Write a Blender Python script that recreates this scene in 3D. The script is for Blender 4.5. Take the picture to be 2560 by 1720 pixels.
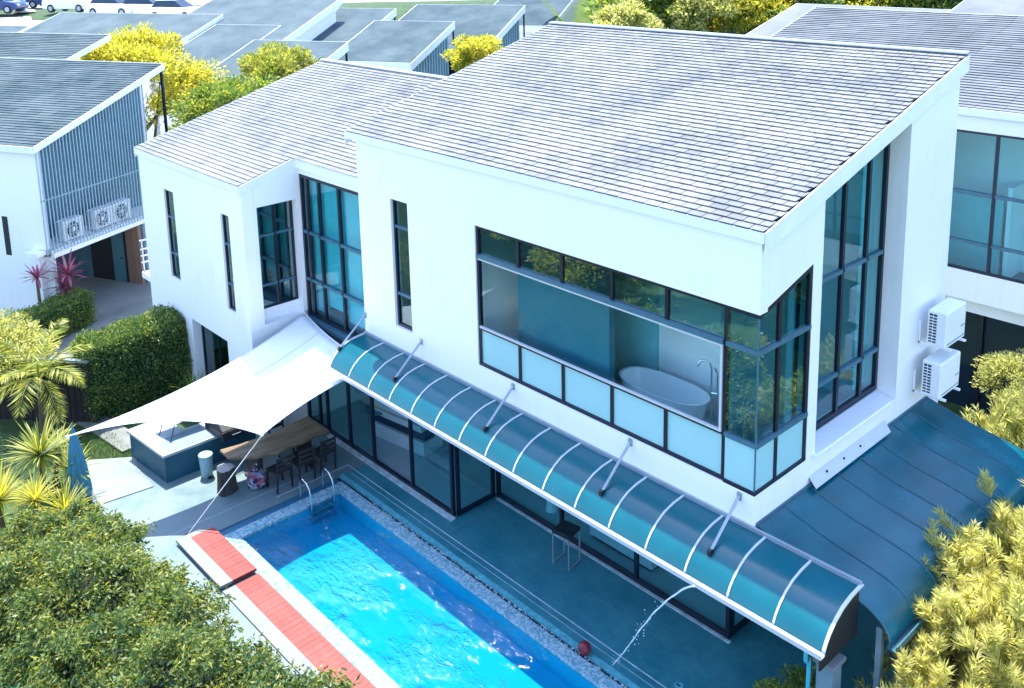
import bpy, math, random
import numpy as np
from mathutils import Matrix, Vector

# ------------------------------------------------------------------ scene, camera, light
for o in list(bpy.data.objects):
    bpy.data.objects.remove(o, do_unlink=True)
SC = bpy.context.scene
COL = SC.collection
rnd = random.Random(7)
NR = np.random.default_rng(11)

cam_d = bpy.data.cameras.new('camera')
cam = bpy.data.objects.new('camera', cam_d)
COL.objects.link(cam)
SC.camera = cam
cam_d.sensor_width = 36.0
cam_d.lens = 33.473
cam_d.shift_x = 0.0007
cam_d.shift_y = -0.2171
cam_d.clip_start = 0.1
cam_d.clip_end = 6000
# axes of the camera (right, down, forward) in the house's frame
CR = Vector((0.67719, 0.73550, -0.02151))
CD = Vector((0.12692, -0.14555, -0.98118))
CF = Vector((-0.72478, 0.66171, -0.19191))
cam.matrix_world = Matrix(((CR.x, -CD.x, -CF.x, 7.07), (CR.y, -CD.y, -CF.y, -11.16), (CR.z, -CD.z, -CF.z, 12.0), (0, 0, 0, 1)))

SUN_DIR = Vector((0.36, -0.145, -1.0)).normalized()      # the way the light travels
world = bpy.data.worlds.new('World')
SC.world = world
world.use_nodes = True
wn = world.node_tree
wn.nodes.clear()
sky = wn.nodes.new('ShaderNodeTexSky')
sky.sky_type = 'NISHITA'
sky.sun_disc = False
sky.sun_elevation = math.radians(68.8)
sky.sun_rotation = math.radians(291.9)
sky.air_density = 1.0
sky.dust_density = 0.6
sky.ozone_density = 2.0
tint = wn.nodes.new('ShaderNodeMix')
tint.data_type = 'RGBA'
tint.blend_type = 'MULTIPLY'
tint.inputs['Factor'].default_value = 1.0
tint.inputs['B'].default_value = (1.02, 0.985, 1.02, 1)
bg = wn.nodes.new('ShaderNodeBackground')
bg.inputs['Strength'].default_value = 0.15
wo = wn.nodes.new('ShaderNodeOutputWorld')
wn.links.new(sky.outputs['Color'], tint.inputs['A'])
wn.links.new(tint.outputs['Result'], bg.inputs['Color'])
wn.links.new(bg.outputs['Background'], wo.inputs['Surface'])

sun_d = bpy.data.lights.new('sun', 'SUN')
sun_d.energy = 2.5
sun_d.angle = math.radians(0.53)
sun_d.color = (1.0, 0.93, 0.80)
sun = bpy.data.objects.new('sun', sun_d)
COL.objects.link(sun)
sun.location = (-12, 12, 40)
sun.rotation_euler = SUN_DIR.to_track_quat('-Z', 'Y').to_euler()

SC.view_settings.view_transform = 'Standard'
SC.view_settings.look = 'None'
SC.view_settings.gamma = 1.0
SC.view_settings.exposure = 2.2
SC.cycles.max_bounces = 8
SC.cycles.transparent_max_bounces = 16
SC.cycles.caustics_reflective = False
SC.cycles.caustics_refractive = False

# ------------------------------------------------------------------ materials
def _mat(name):
    m = bpy.data.materials.new(name)
    m.use_nodes = True
    nt = m.node_tree
    b = nt.nodes.get('Principled BSDF')
    return m, nt, b

def coords(nt, kind='Object'):
    tc = nt.nodes.new('ShaderNodeTexCoord')
    return tc.outputs[kind]

def noise(nt, vec, scale, detail=4, rough=0.55):
    n = nt.nodes.new('ShaderNodeTexNoise')
    n.inputs['Scale'].default_value = scale
    n.inputs['Detail'].default_value = detail
    n.inputs['Roughness'].default_value = rough
    if vec is not None:
        nt.links.new(vec, n.inputs['Vector'])
    return n

def ramp(nt, fac, stops):
    r = nt.nodes.new('ShaderNodeValToRGB')
    cr = r.color_ramp
    while len(cr.elements) < len(stops):
        cr.elements.new(0.5)
    for e, (p, c) in zip(cr.elements, stops):
        e.position = p
        e.color = (*c, 1) if len(c) == 3 else c
    nt.links.new(fac, r.inputs['Fac'])
    return r

def bump(nt, b, height, strength, dist=0.02):
    bp = nt.nodes.new('ShaderNodeBump')
    bp.inputs['Strength'].default_value = strength
    bp.inputs['Distance'].default_value = dist
    nt.links.new(height, bp.inputs['Height'])
    nt.links.new(bp.outputs['Normal'], b.inputs['Normal'])
    return bp

def geo_pos(nt):
    g = nt.nodes.new('ShaderNodeNewGeometry')
    return g.outputs['Position']

def plain(name, col, rough=0.5, var=0.12, scale=3.0, bmp=0.0, bscale=40, metal=0.0, spec=0.5):
    """base colour with gentle large-scale variation, optional fine relief"""
    m, nt, b = _mat(name)
    pos = geo_pos(nt)
    n = noise(nt, pos, scale, 6, 0.6)
    lo = tuple(c * (1 - var) for c in col)
    hi = tuple(min(1, c * (1 + var)) for c in col)
    r = ramp(nt, n.outputs['Fac'], [(0.3, lo), (0.7, hi)])
    nt.links.new(r.outputs['Color'], b.inputs['Base Color'])
    b.inputs['Roughness'].default_value = rough
    b.inputs['Metallic'].default_value = metal
    b.inputs['Specular IOR Level'].default_value = spec
    if bmp > 0:
        n2 = noise(nt, pos, bscale, 5, 0.6)
        bump(nt, b, n2.outputs['Fac'], bmp, 0.01)
    return m

def schlick(nt, r0, normal=None):
    lw = nt.nodes.new('ShaderNodeLayerWeight')
    lw.inputs['Blend'].default_value = 0.5
    if normal is not None:
        nt.links.new(normal, lw.inputs['Normal'])
    pw = nt.nodes.new('ShaderNodeMath')
    pw.operation = 'POWER'
    pw.inputs[1].default_value = 5.0
    nt.links.new(lw.outputs['Facing'], pw.inputs[0])
    ma = nt.nodes.new('ShaderNodeMath')
    ma.operation = 'MULTIPLY_ADD'
    ma.use_clamp = True
    ma.inputs[1].default_value = 1.0 - r0
    ma.inputs[2].default_value = r0
    nt.links.new(pw.outputs[0], ma.inputs[0])
    return ma

def glass(name, tint_col, refl=0.06, rough=0.0):
    m = bpy.data.materials.new(name)
    m.use_nodes = True
    nt = m.node_tree
    nt.nodes.clear()
    out = nt.nodes.new('ShaderNodeOutputMaterial')
    tr = nt.nodes.new('ShaderNodeBsdfTransparent')
    tr.inputs['Color'].default_value = (*tint_col, 1)
    gl = nt.nodes.new('ShaderNodeBsdfGlossy')
    gl.inputs['Color'].default_value = (0.92, 0.97, 0.97, 1)
    gl.inputs['Roughness'].default_value = rough
    ad = schlick(nt, refl)
    # faint waviness of the sheet
    n = noise(nt, geo_pos(nt), 0.9, 2, 0.5)
    bpn = nt.nodes.new('ShaderNodeBump')
    bpn.inputs['Strength'].default_value = 0.05
    bpn.inputs['Distance'].default_value = 0.05
    nt.links.new(n.outputs['Fac'], bpn.inputs['Height'])
    nt.links.new(bpn.outputs['Normal'], gl.inputs['Normal'])
    mx = nt.nodes.new('ShaderNodeMixShader')
    nt.links.new(ad.outputs[0], mx.inputs[0])
    nt.links.new(tr.outputs[0], mx.inputs[1])
    nt.links.new(gl.outputs[0], mx.inputs[2])
    nt.links.new(mx.outputs[0], out.inputs['Surface'])
    return m

def frosted(name, col):
    m = bpy.data.materials.new(name)
    m.use_nodes = True
    nt = m.node_tree
    b = nt.nodes.get('Principled BSDF')
    out = nt.nodes.get('Material Output')
    n = noise(nt, geo_pos(nt), 0.8, 3, 0.5)
    r = ramp(nt, n.outputs['Fac'], [(0.3, tuple(c * 0.95 for c in col)), (0.7, col)])
    nt.links.new(r.outputs['Color'], b.inputs['Base Color'])
    b.inputs['Roughness'].default_value = 0.22
    tl = nt.nodes.new('ShaderNodeBsdfTranslucent')
    tl.inputs['Color'].default_value = (0.7, 0.9, 0.92, 1)
    mx = nt.nodes.new('ShaderNodeMixShader')
    mx.inputs[0].default_value = 0.25
    nt.links.new(b.outputs[0], mx.inputs[1])
    nt.links.new(tl.outputs[0], mx.inputs[2])
    nt.links.new(mx.outputs[0], out.inputs['Surface'])
    return m

def leaf(name, cols, trans=0.35, rough=0.45, tcol=None):
    """leaf material: colour differs from leaf to leaf, light shines through"""
    m = bpy.data.materials.new(name)
    m.use_nodes = True
    nt = m.node_tree
    b = nt.nodes.get('Principled BSDF')
    out = nt.nodes.get('Material Output')
    g = nt.nodes.new('ShaderNodeNewGeometry')
    n = noise(nt, g.outputs['Position'], 1.3, 3, 0.6)
    mxv = nt.nodes.new('ShaderNodeMath')
    mxv.operation = 'MULTIPLY_ADD'
    mxv.inputs[1].default_value = 0.55
    mxv.inputs[2].default_value = -0.05
    nt.links.new(g.outputs['Random Per Island'], mxv.inputs[0])
    ad = nt.nodes.new('ShaderNodeMath')
    ad.operation = 'MULTIPLY_ADD'
    ad.inputs[1].default_value = 0.6
    nt.links.new(n.outputs['Fac'], ad.inputs[0])
    nt.links.new(mxv.outputs[0], ad.inputs[2])
    k = len(cols)
    r = ramp(nt, ad.outputs[0], [(0.1 + 0.75 * i / (k - 1), c) for i, c in enumerate(cols)])
    nt.links.new(r.outputs['Color'], b.inputs['Base Color'])
    b.inputs['Roughness'].default_value = rough
    b.inputs['Specular IOR Level'].default_value = 0.35
    tl = nt.nodes.new('ShaderNodeBsdfTranslucent')
    hs = nt.nodes.new('ShaderNodeMix')
    hs.data_type = 'RGBA'
    hs.blend_type = 'MULTIPLY'
    hs.inputs['Factor'].default_value = 1.0
    hs.inputs['B'].default_value = (*(tcol or (1.5, 1.35, 0.5)), 1)
    nt.links.new(r.outputs['Color'], hs.inputs['A'])
    nt.links.new(hs.outputs['Result'], tl.inputs['Color'])
    mx = nt.nodes.new('ShaderNodeMixShader')
    mx.inputs[0].default_value = trans
    nt.links.new(b.outputs[0], mx.inputs[1])
    nt.links.new(tl.outputs[0], mx.inputs[2])
    nt.links.new(mx.outputs[0], out.inputs['Surface'])
    return m

def tile_mat(name, lo, hi, rough, spec=0.2):
    m, nt, b = _mat(name)
    g = nt.nodes.new('ShaderNodeNewGeometry')
    oi = nt.nodes.new('ShaderNodeObjectInfo')
    ad = nt.nodes.new('ShaderNodeMath')
    ad.operation = 'ADD'
    nt.links.new(g.outputs['Random Per Island'], ad.inputs[0])
    nt.links.new(oi.outputs['Random'], ad.inputs[1])
    fr = nt.nodes.new('ShaderNodeMath')
    fr.operation = 'FRACT'
    nt.links.new(ad.outputs[0], fr.inputs[0])
    n = noise(nt, g.outputs['Position'], 0.55, 5, 0.65)
    n2 = noise(nt, g.outputs['Position'], 9.0, 4, 0.6)
    s = nt.nodes.new('ShaderNodeMath')
    s.operation = 'MULTIPLY_ADD'
    s.inputs[1].default_value = 0.22
    nt.links.new(fr.outputs[0], s.inputs[0])
    nt.links.new(n.outputs['Fac'], s.inputs[2])
    s2 = nt.nodes.new('ShaderNodeMath')
    s2.operation = 'MULTIPLY_ADD'
    s2.inputs[1].default_value = 0.18
    nt.links.new(n2.outputs['Fac'], s2.inputs[0])
    nt.links.new(s.outputs[0], s2.inputs[2])
    r = ramp(nt, s2.outputs[0], [(0.40, lo), (0.92, hi)])
    nt.links.new(r.outputs['Color'], b.inputs['Base Color'])
    b.inputs['Roughness'].default_value = rough
    b.inputs['Specular IOR Level'].default_value = spec
    n3 = noise(nt, g.outputs['Position'], 60, 4, 0.6)
    bump(nt, b, n3.outputs['Fac'], 0.25, 0.006)
    return m

def wood(name, c1, c2, rough=0.5, stretch=(14, 1.2, 14)):
    m, nt, b = _mat(name)
    mp = nt.nodes.new('ShaderNodeMapping')
    mp.inputs['Scale'].default_value = stretch
    nt.links.new(geo_pos(nt), mp.inputs['Vector'])
    n = noise(nt, mp.outputs['Vector'], 1.0, 8, 0.65)
    r = ramp(nt, n.outputs['Fac'], [(0.3, c1), (0.68, c2)])
    nt.links.new(r.outputs['Color'], b.inputs['Base Color'])
    b.inputs['Roughness'].default_value = rough
    bump(nt, b, n.outputs['Fac'], 0.2, 0.01)
    return m

def plank_wood(name, c1, c2, rough=0.5, stretch=(14, 1.2, 14)):
    m = wood(name, c1, c2, rough, stretch)
    nt = m.node_tree
    b = nt.nodes.get('Principled BSDF')
    src = b.inputs['Base Color'].links[0].from_socket
    oi = nt.nodes.new('ShaderNodeObjectInfo')
    r = ramp(nt, oi.outputs['Random'], [(0.0, (0.78, 0.82, 0.85)), (0.6, (1.0, 1.0, 1.0)), (1.0, (1.18, 1.25, 1.3))])
    mx = nt.nodes.new('ShaderNodeMix')
    mx.data_type = 'RGBA'
    mx.blend_type = 'MULTIPLY'
    mx.inputs['Factor'].default_value = 1.0
    nt.links.new(src, mx.inputs['A'])
    nt.links.new(r.outputs['Color'], mx.inputs['B'])
    nt.links.new(mx.outputs['Result'], b.inputs['Base Color'])
    return m

def streaked(name, col, rough=0.6, amount=0.15):
    """painted wall: rain streaks running down and a soft blotchiness"""
    m, nt, b = _mat(name)
    pos = geo_pos(nt)
    mp = nt.nodes.new('ShaderNodeMapping')
    mp.inputs['Scale'].default_value = (3.0, 3.0, 0.22)
    nt.links.new(pos, mp.inputs['Vector'])
    n = noise(nt, mp.outputs['Vector'], 1.6, 6, 0.7)
    n2 = noise(nt, pos, 0.6, 4, 0.6)
    s = nt.nodes.new('ShaderNodeMath')
    s.operation = 'MULTIPLY_ADD'
    s.inputs[1].default_value = 0.7
    nt.links.new(n.outputs['Fac'], s.inputs[0])
    nt.links.new(n2.outputs['Fac'], s.inputs[2])
    lo = tuple(c * (1 - amount) for c in col)
    r = ramp(nt, s.outputs[0], [(0.45, lo), (0.8, col)])
    nt.links.new(r.outputs['Color'], b.inputs['Base Color'])
    b.inputs['Roughness'].default_value = rough
    n3 = noise(nt, pos, 55, 4, 0.6)
    bump(nt, b, n3.outputs['Fac'], 0.06, 0.01)
    return m

def metal_sheet(name, col, rough, var=0.2):
    m, nt, b = _mat(name)
    pos = geo_pos(nt)
    n = noise(nt, pos, 1.4, 5, 0.6)
    lo = tuple(c * (1 - var) for c in col)
    hi = tuple(c * (1 + var) for c in col)
    r = ramp(nt, n.outputs['Fac'], [(0.3, lo), (0.7, hi)])
    nt.links.new(r.outputs['Color'], b.inputs['Base Color'])
    rr = ramp(nt, n.outputs['Fac'], [(0.3, (rough * 0.85,) * 3), (0.75, (min(1, rough * 1.25),) * 3)])
    nt.links.new(rr.outputs['Color'], b.inputs['Roughness'])
    b.inputs['Metallic'].default_value = 0.0
    b.inputs['Specular IOR Level'].default_value = 0.42
    n2 = noise(nt, pos, 45, 3, 0.5)
    bump(nt, b, n2.outputs['Fac'], 0.05, 0.004)
    return m

def deck_mat(name, lo, hi):
    m, nt, b = _mat(name)
    pos = geo_pos(nt)
    n = noise(nt, pos, 0.9, 8, 0.68)
    n2 = noise(nt, pos, 7.0, 6, 0.65)
    s = nt.nodes.new('ShaderNodeMath')
    s.operation = 'MULTIPLY_ADD'
    s.inputs[1].default_value = 0.45
    nt.links.new(n2.outputs['Fac'], s.inputs[0])
    nt.links.new(n.outputs['Fac'], s.inputs[2])
    r = ramp(nt, s.outputs[0], [(0.45, lo), (0.95, hi)])
    nt.links.new(r.outputs['Color'], b.inputs['Base Color'])
    rr = ramp(nt, n.outputs['Fac'], [(0.3, (0.32,) * 3), (0.7, (0.6,) * 3)])
    nt.links.new(rr.outputs['Color'], b.inputs['Roughness'])
    n3 = noise(nt, pos, 90, 3, 0.6)
    bump(nt, b, n3.outputs['Fac'], 0.12, 0.006)
    return m

def mosaic_mat(name):
    m, nt, b = _mat(name)
    v = nt.nodes.new('ShaderNodeTexVoronoi')
    v.inputs['Scale'].default_value = 26
    nt.links.new(geo_pos(nt), v.inputs['Vector'])
    r = ramp(nt, v.outputs['Color'], [(0.15, (0.05, 0.22, 0.33)), (0.45, (0.15, 0.36, 0.45)), (0.75, (0.46, 0.58, 0.62))])
    n = noise(nt, geo_pos(nt), 1.2, 4, 0.6)
    mx = nt.nodes.new('ShaderNodeMix')
    mx.data_type = 'RGBA'
    mx.blend_type = 'MIX'
    nf_ = ramp(nt, n.outputs['Fac'], [(0.3, (0.1,) * 3), (0.75, (0.5,) * 3)])
    nt.links.new(nf_.outputs['Color'], mx.inputs['Factor'])
    nt.links.new(r.outputs['Color'], mx.inputs['A'])
    mx.inputs['B'].default_value = (0.25, 0.40, 0.46, 1)
    nt.links.new(mx.outputs['Result'], b.inputs['Base Color'])
    b.inputs['Roughness'].default_value = 0.35
    bump(nt, b, v.outputs['Distance'], 0.35, 0.01)
    return m

def water_mat(name):
    m = bpy.data.materials.new(name)
    m.use_nodes = True
    nt = m.node_tree
    nt.nodes.clear()
    out = nt.nodes.new('ShaderNodeOutputMaterial')
    pos = geo_pos(nt)
    mp = nt.nodes.new('ShaderNodeMapping')
    mp.inputs['Scale'].default_value = (1.0, 1.9, 1.0)
    mp.inputs['Rotation'].default_value = (0, 0, 0.5)
    nt.links.new(pos, mp.inputs['Vector'])
    n = noise(nt, mp.outputs['Vector'], 3.2, 3, 0.55)
    n2 = noise(nt, mp.outputs['Vector'], 0.55, 3, 0.5)
    # the surface is livelier towards the near end, where the return jets stir it
    amp = ramp(nt, n2.outputs['Fac'], [(0.42, (0.12,) * 3), (0.56, (1.0,) * 3)])
    ml = nt.nodes.new('ShaderNodeMath')
    ml.operation = 'MULTIPLY'
    nt.links.new(n.outputs['Fac'], ml.inputs[0])
    nt.links.new(amp.outputs['Color'], ml.inputs[1])
    nf = noise(nt, mp.outputs['Vector'], 9.0, 2, 0.5)
    ml2 = nt.nodes.new('ShaderNodeMath')
    ml2.operation = 'MULTIPLY'
    nt.links.new(nf.outputs['Fac'], ml2.inputs[0])
    nt.links.new(amp.outputs['Color'], ml2.inputs[1])
    ml3 = nt.nodes.new('ShaderNodeMath')
    ml3.operation = 'MULTIPLY_ADD'
    ml3.inputs[1].default_value = 0.33
    nt.links.new(ml2.outputs[0], ml3.inputs[0])
    nt.links.new(ml.outputs[0], ml3.inputs[2])
    bpn = nt.nodes.new('ShaderNodeBump')
    bpn.inputs['Strength'].default_value = 1.0
    bpn.inputs['Distance'].default_value = 0.16
    nt.links.new(ml3.outputs[0], bpn.inputs['Height'])
    tp = nt.nodes.new('ShaderNodeBsdfTransparent')
    tp.inputs['Color'].default_value = (0.10, 0.59, 0.74, 1)
    gl = nt.nodes.new('ShaderNodeBsdfGlossy')
    gl.inputs['Roughness'].default_value = 0.06
    nt.links.new(bpn.outputs['Normal'], gl.inputs['Normal'])
    fr = schlick(nt, 0.02, bpn.outputs['Normal'])
    mx = nt.nodes.new('ShaderNodeMixShader')
    nt.links.new(fr.outputs[0], mx.inputs[0])
    nt.links.new(tp.outputs[0], mx.inputs[1])
    nt.links.new(gl.outputs[0], mx.inputs[2])
    nt.links.new(mx.outputs[0], out.inputs['Surface'])
    return m

MAT = {}
MAT['white'] = streaked('white_render', (0.84, 0.85, 0.87), 0.65, 0.13)
MAT['fascia'] = plain('white_fascia', (0.80, 0.83, 0.86), 0.5, 0.05, 2)
MAT['frame'] = plain('dark_frame', (0.006, 0.012, 0.028), 0.35, 0.2, 4)
MAT['rail'] = plain('teal_grey_rail', (0.05, 0.14, 0.20), 0.35, 0.15, 4)
MAT['whitemetal'] = plain('white_metal', (0.50, 0.54, 0.58), 0.35, 0.05, 4)
MAT['greymetal'] = plain('grey_metal', (0.30, 0.36, 0.42), 0.35, 0.1, 4, metal=0.4)
MAT['steel'] = plain('polished_steel', (0.72, 0.74, 0.76), 0.18, 0.05, 4, metal=1.0)
MAT['glass'] = glass('clear_teal_glass', (0.70, 0.93, 0.95), 0.05)
MAT['glass_clear'] = glass('very_clear_glass', (0.90, 0.98, 0.99), 0.02)
MAT['glass_dark'] = glass('dark_teal_glass', (0.40, 0.70, 0.74), 0.20)
MAT['frost'] = frosted('frosted_panel', (0.44, 0.76, 0.80))
MAT['tile'] = tile_mat('pale_roof_tile', (0.105, 0.118, 0.132), (0.235, 0.252, 0.270), 0.7)
MAT['tile_blue'] = tile_mat('blue_grey_roof_tile', (0.034, 0.064, 0.080), (0.100, 0.138, 0.155), 0.8, 0.08)
MAT['tile_right'] = tile_mat('grey_roof_tile', (0.085, 0.105, 0.12), (0.165, 0.185, 0.205), 0.75)
MAT['under'] = plain('roof_underlay', (0.012, 0.014, 0.02), 0.9, 0.2, 3)
MAT['awning'] = metal_sheet('awning_sheet', (0.000, 0.095, 0.128), 0.24, 0.1)
MAT['canopy'] = metal_sheet('canopy_sheet', (0.000, 0.092, 0.130), 0.24, 0.3)
MAT['seam'] = plain('canopy_seam', (0.03, 0.11, 0.15), 0.35, 0.2, 5)
MAT['deck'] = deck_mat('deck_concrete', (0.004, 0.130, 0.178), (0.060, 0.265, 0.310))  # grey concrete; the teal of its shade is put into the colour
MAT['deck3'] = deck_mat('sunlit_deck_concrete', (0.090, 0.165, 0.19), (0.17, 0.235, 0.25))  # same concrete, with the sunlight put into a paler colour
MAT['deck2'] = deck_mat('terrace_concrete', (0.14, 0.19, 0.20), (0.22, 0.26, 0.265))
MAT['jointdark'] = plain('dark_joint', (0.10, 0.21, 0.24), 0.7, 0.35, 6)
MAT['joint'] = plain('pale_joint', (0.45, 0.56, 0.58), 0.7, 0.35, 6)
MAT['mosaic'] = mosaic_mat('pool_mosaic')
MAT['band'] = plain('blue_band', (0.02, 0.13, 0.24), 0.45, 0.2, 5)
MAT['gutter'] = plain('gutter_dark', (0.012, 0.022, 0.03), 0.6, 0.4, 20)
MAT['tealstrip'] = plain('teal_strip', (0.10, 0.38, 0.45), 0.45, 0.35, 9)
MAT['basin'] = plain('pool_blue', (0.20, 0.57, 0.70), 0.6, 0.08, 1.2)
MAT['water'] = water_mat('pool_water')
MAT['red'] = plank_wood('red_board', (0.20, 0.022, 0.018), (0.29, 0.045, 0.038), 0.55, (1.2, 9, 6))
MAT['board_grey'] = plain('grey_board', (0.17, 0.19, 0.20), 0.6, 0.1, 3)
MAT['counter'] = plain('counter_teal', (0.006, 0.075, 0.135), 0.55, 0.2, 2)
MAT['stone'] = plain('counter_stone', (0.36, 0.41, 0.45), 0.4, 0.1, 3)
MAT['black'] = plain('matt_black', (0.008, 0.011, 0.018), 0.5, 0.2, 5)
MAT['tabletop'] = wood('live_edge_wood', (0.075, 0.045, 0.022), (0.26, 0.18, 0.10), 0.35, (7, 1.0, 7))
MAT['chairwood'] = plain('dark_chair_wood', (0.022, 0.020, 0.020), 0.5, 0.3, 8)
MAT['bark'] = wood('bark', (0.02, 0.018, 0.018), (0.08, 0.07, 0.065), 0.9, (9, 9, 1.2))
MAT['trunk'] = wood('tree_bark', (0.06, 0.045, 0.03), (0.16, 0.12, 0.08), 0.9, (9, 9, 1.2))
MAT['cutwood'] = plain('cut_wood', (0.36, 0.33, 0.33), 0.7, 0.15, 9)
MAT['bin'] = plain('pale_blue_bin', (0.26, 0.44, 0.50), 0.45, 0.08, 6)
MAT['sail'] = plain('white_sail', (0.92, 0.92, 0.92), 0.75, 0.03, 2)
MAT['rope'] = plain('white_rope', (0.7, 0.72, 0.74), 0.7, 0.1, 30)
MAT['umb'] = plain('blue_umbrella', (0.05, 0.23, 0.36), 0.7, 0.15, 6)
MAT['ball'] = plain('maroon_ball', (0.20, 0.015, 0.03), 0.4, 0.25, 14, 0.3, 80)
MAT['ceramic'] = plain('white_ceramic', (0.78, 0.82, 0.84), 0.18, 0.03, 2)
MAT['inwall'] = plain('inside_wall', (0.80, 0.83, 0.84), 0.7, 0.04, 1)
MAT['inteal'] = plain('inside_teal_wall', (0.02, 0.15, 0.20), 0.6, 0.1, 1)
MAT['infloor'] = plain('inside_floor', (0.30, 0.38, 0.40), 0.4, 0.08, 1)
MAT['intile'] = plain('inside_dark_floor', (0.42, 0.52, 0.54), 0.35, 0.08, 1)
MAT['curtain'] = plain('pale_curtain', (0.16, 0.50, 0.54), 0.8, 0.1, 3)
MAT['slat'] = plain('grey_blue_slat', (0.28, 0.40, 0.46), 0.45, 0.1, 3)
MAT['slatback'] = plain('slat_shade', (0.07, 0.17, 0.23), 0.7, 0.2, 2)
MAT['door_teal'] = plain('teal_door', (0.07, 0.19, 0.23), 0.5, 0.1, 3)
MAT['door_brown'] = wood('brown_panel', (0.20, 0.115, 0.075), (0.29, 0.18, 0.125), 0.6, (6, 6, 1.0))
MAT['acgrey'] = plain('ac_plastic', (0.80, 0.82, 0.84), 0.4, 0.04, 3)
MAT['acdark'] = plain('ac_grille', (0.01, 0.03, 0.07), 0.6, 0.2, 6)
MAT['concrete'] = deck_mat('driveway_concrete', (0.13, 0.155, 0.155), (0.24, 0.255, 0.25))
MAT['carpark'] = plain('pale_car_park', (0.46, 0.45, 0.43), 0.8, 0.15, 0.12)
MAT['earth'] = plain('earth', (0.16, 0.125, 0.085), 0.95, 0.35, 0.5, 0.6, 6)
MAT['grass'] = plain('grass', (0.035, 0.075, 0.025), 0.95, 0.4, 1.4, 0.8, 25)
MAT['fence'] = wood('dark_fence', (0.006, 0.007, 0.012), (0.03, 0.028, 0.035), 0.8, (9, 9, 1.0))
MAT['fencebrown'] = wood('brown_fence', (0.10, 0.065, 0.045), (0.20, 0.135, 0.10), 0.85, (9, 9, 1.0))
MAT['water_jet'] = plain('white_water', (0.82, 0.86, 0.86), 0.25, 0.05, 30)
MAT['carwhite'] = plain('car_white', (0.80, 0.82, 0.84), 0.2, 0.03, 3)
MAT['carblue'] = plain('car_blue', (0.02, 0.05, 0.16), 0.2, 0.1, 3)
MAT['carglass'] = plain('car_glass', (0.01, 0.025, 0.05), 0.08, 0.1, 3)
MAT['tyre'] = plain('tyre', (0.012, 0.012, 0.014), 0.8, 0.1, 10)
MAT['pipe'] = plain('teal_pipe', (0.06, 0.40, 0.52), 0.4, 0.08, 5)
MAT['postgrey'] = plain('post_grey', (0.16, 0.25, 0.31), 0.6, 0.15, 5)
MAT['floral'] = None
# leaves
MAT['l_hedge'] = leaf('leaf_hedge', [(0.020, 0.075, 0.050), (0.070, 0.150, 0.062), (0.190, 0.250, 0.075), (0.42, 0.43, 0.13)], 0.45)
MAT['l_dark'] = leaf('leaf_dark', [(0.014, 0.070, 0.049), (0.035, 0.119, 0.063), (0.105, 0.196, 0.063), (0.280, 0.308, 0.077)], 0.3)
MAT['l_yellow'] = leaf('leaf_yellow', [(0.098, 0.154, 0.028), (0.308, 0.322, 0.042), (0.588, 0.560, 0.084), (0.620, 0.620, 0.210)], 0.58, tcol=(1.45, 1.35, 0.7))
MAT['l_pale'] = leaf('leaf_pale', [(0.070, 0.126, 0.049), (0.252, 0.294, 0.098), (0.560, 0.560, 0.224), (0.620, 0.620, 0.420)], 0.58, tcol=(1.4, 1.35, 0.8))
MAT['l_cream'] = leaf('leaf_cream', [(0.20, 0.22, 0.07), (0.52, 0.50, 0.20), (0.68, 0.66, 0.26), (0.72, 0.71, 0.40)], 0.62, tcol=(1.25, 1.22, 0.75))
MAT['l_mid'] = leaf('leaf_mid', [(0.028, 0.112, 0.049), (0.098, 0.210, 0.063), (0.252, 0.336, 0.077), (0.504, 0.504, 0.126)], 0.42)
MAT['l_spike'] = leaf('leaf_spike', [(0.056, 0.126, 0.042), (0.182, 0.252, 0.063), (0.378, 0.406, 0.098), (0.620, 0.588, 0.196)], 0.4)
MAT['l_clip'] = leaf('leaf_clipped', [(0.020, 0.085, 0.050), (0.050, 0.150, 0.070), (0.17, 0.26, 0.075), (0.44, 0.46, 0.12)], 0.4)
MAT['l_pink'] = leaf('leaf_pink', [(0.084, 0.011, 0.070), (0.252, 0.042, 0.126), (0.448, 0.126, 0.210), (0.588, 0.308, 0.308)], 0.25, tcol=(1.2, 0.8, 0.9))
MAT['l_core'] = plain('leaf_core', (0.010, 0.020, 0.010), 0.95, 0.5, 4, 0.8, 12)

# ------------------------------------------------------------------ geometry helpers
WM = {}                                   # world matrix of every object that can be a parent

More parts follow.
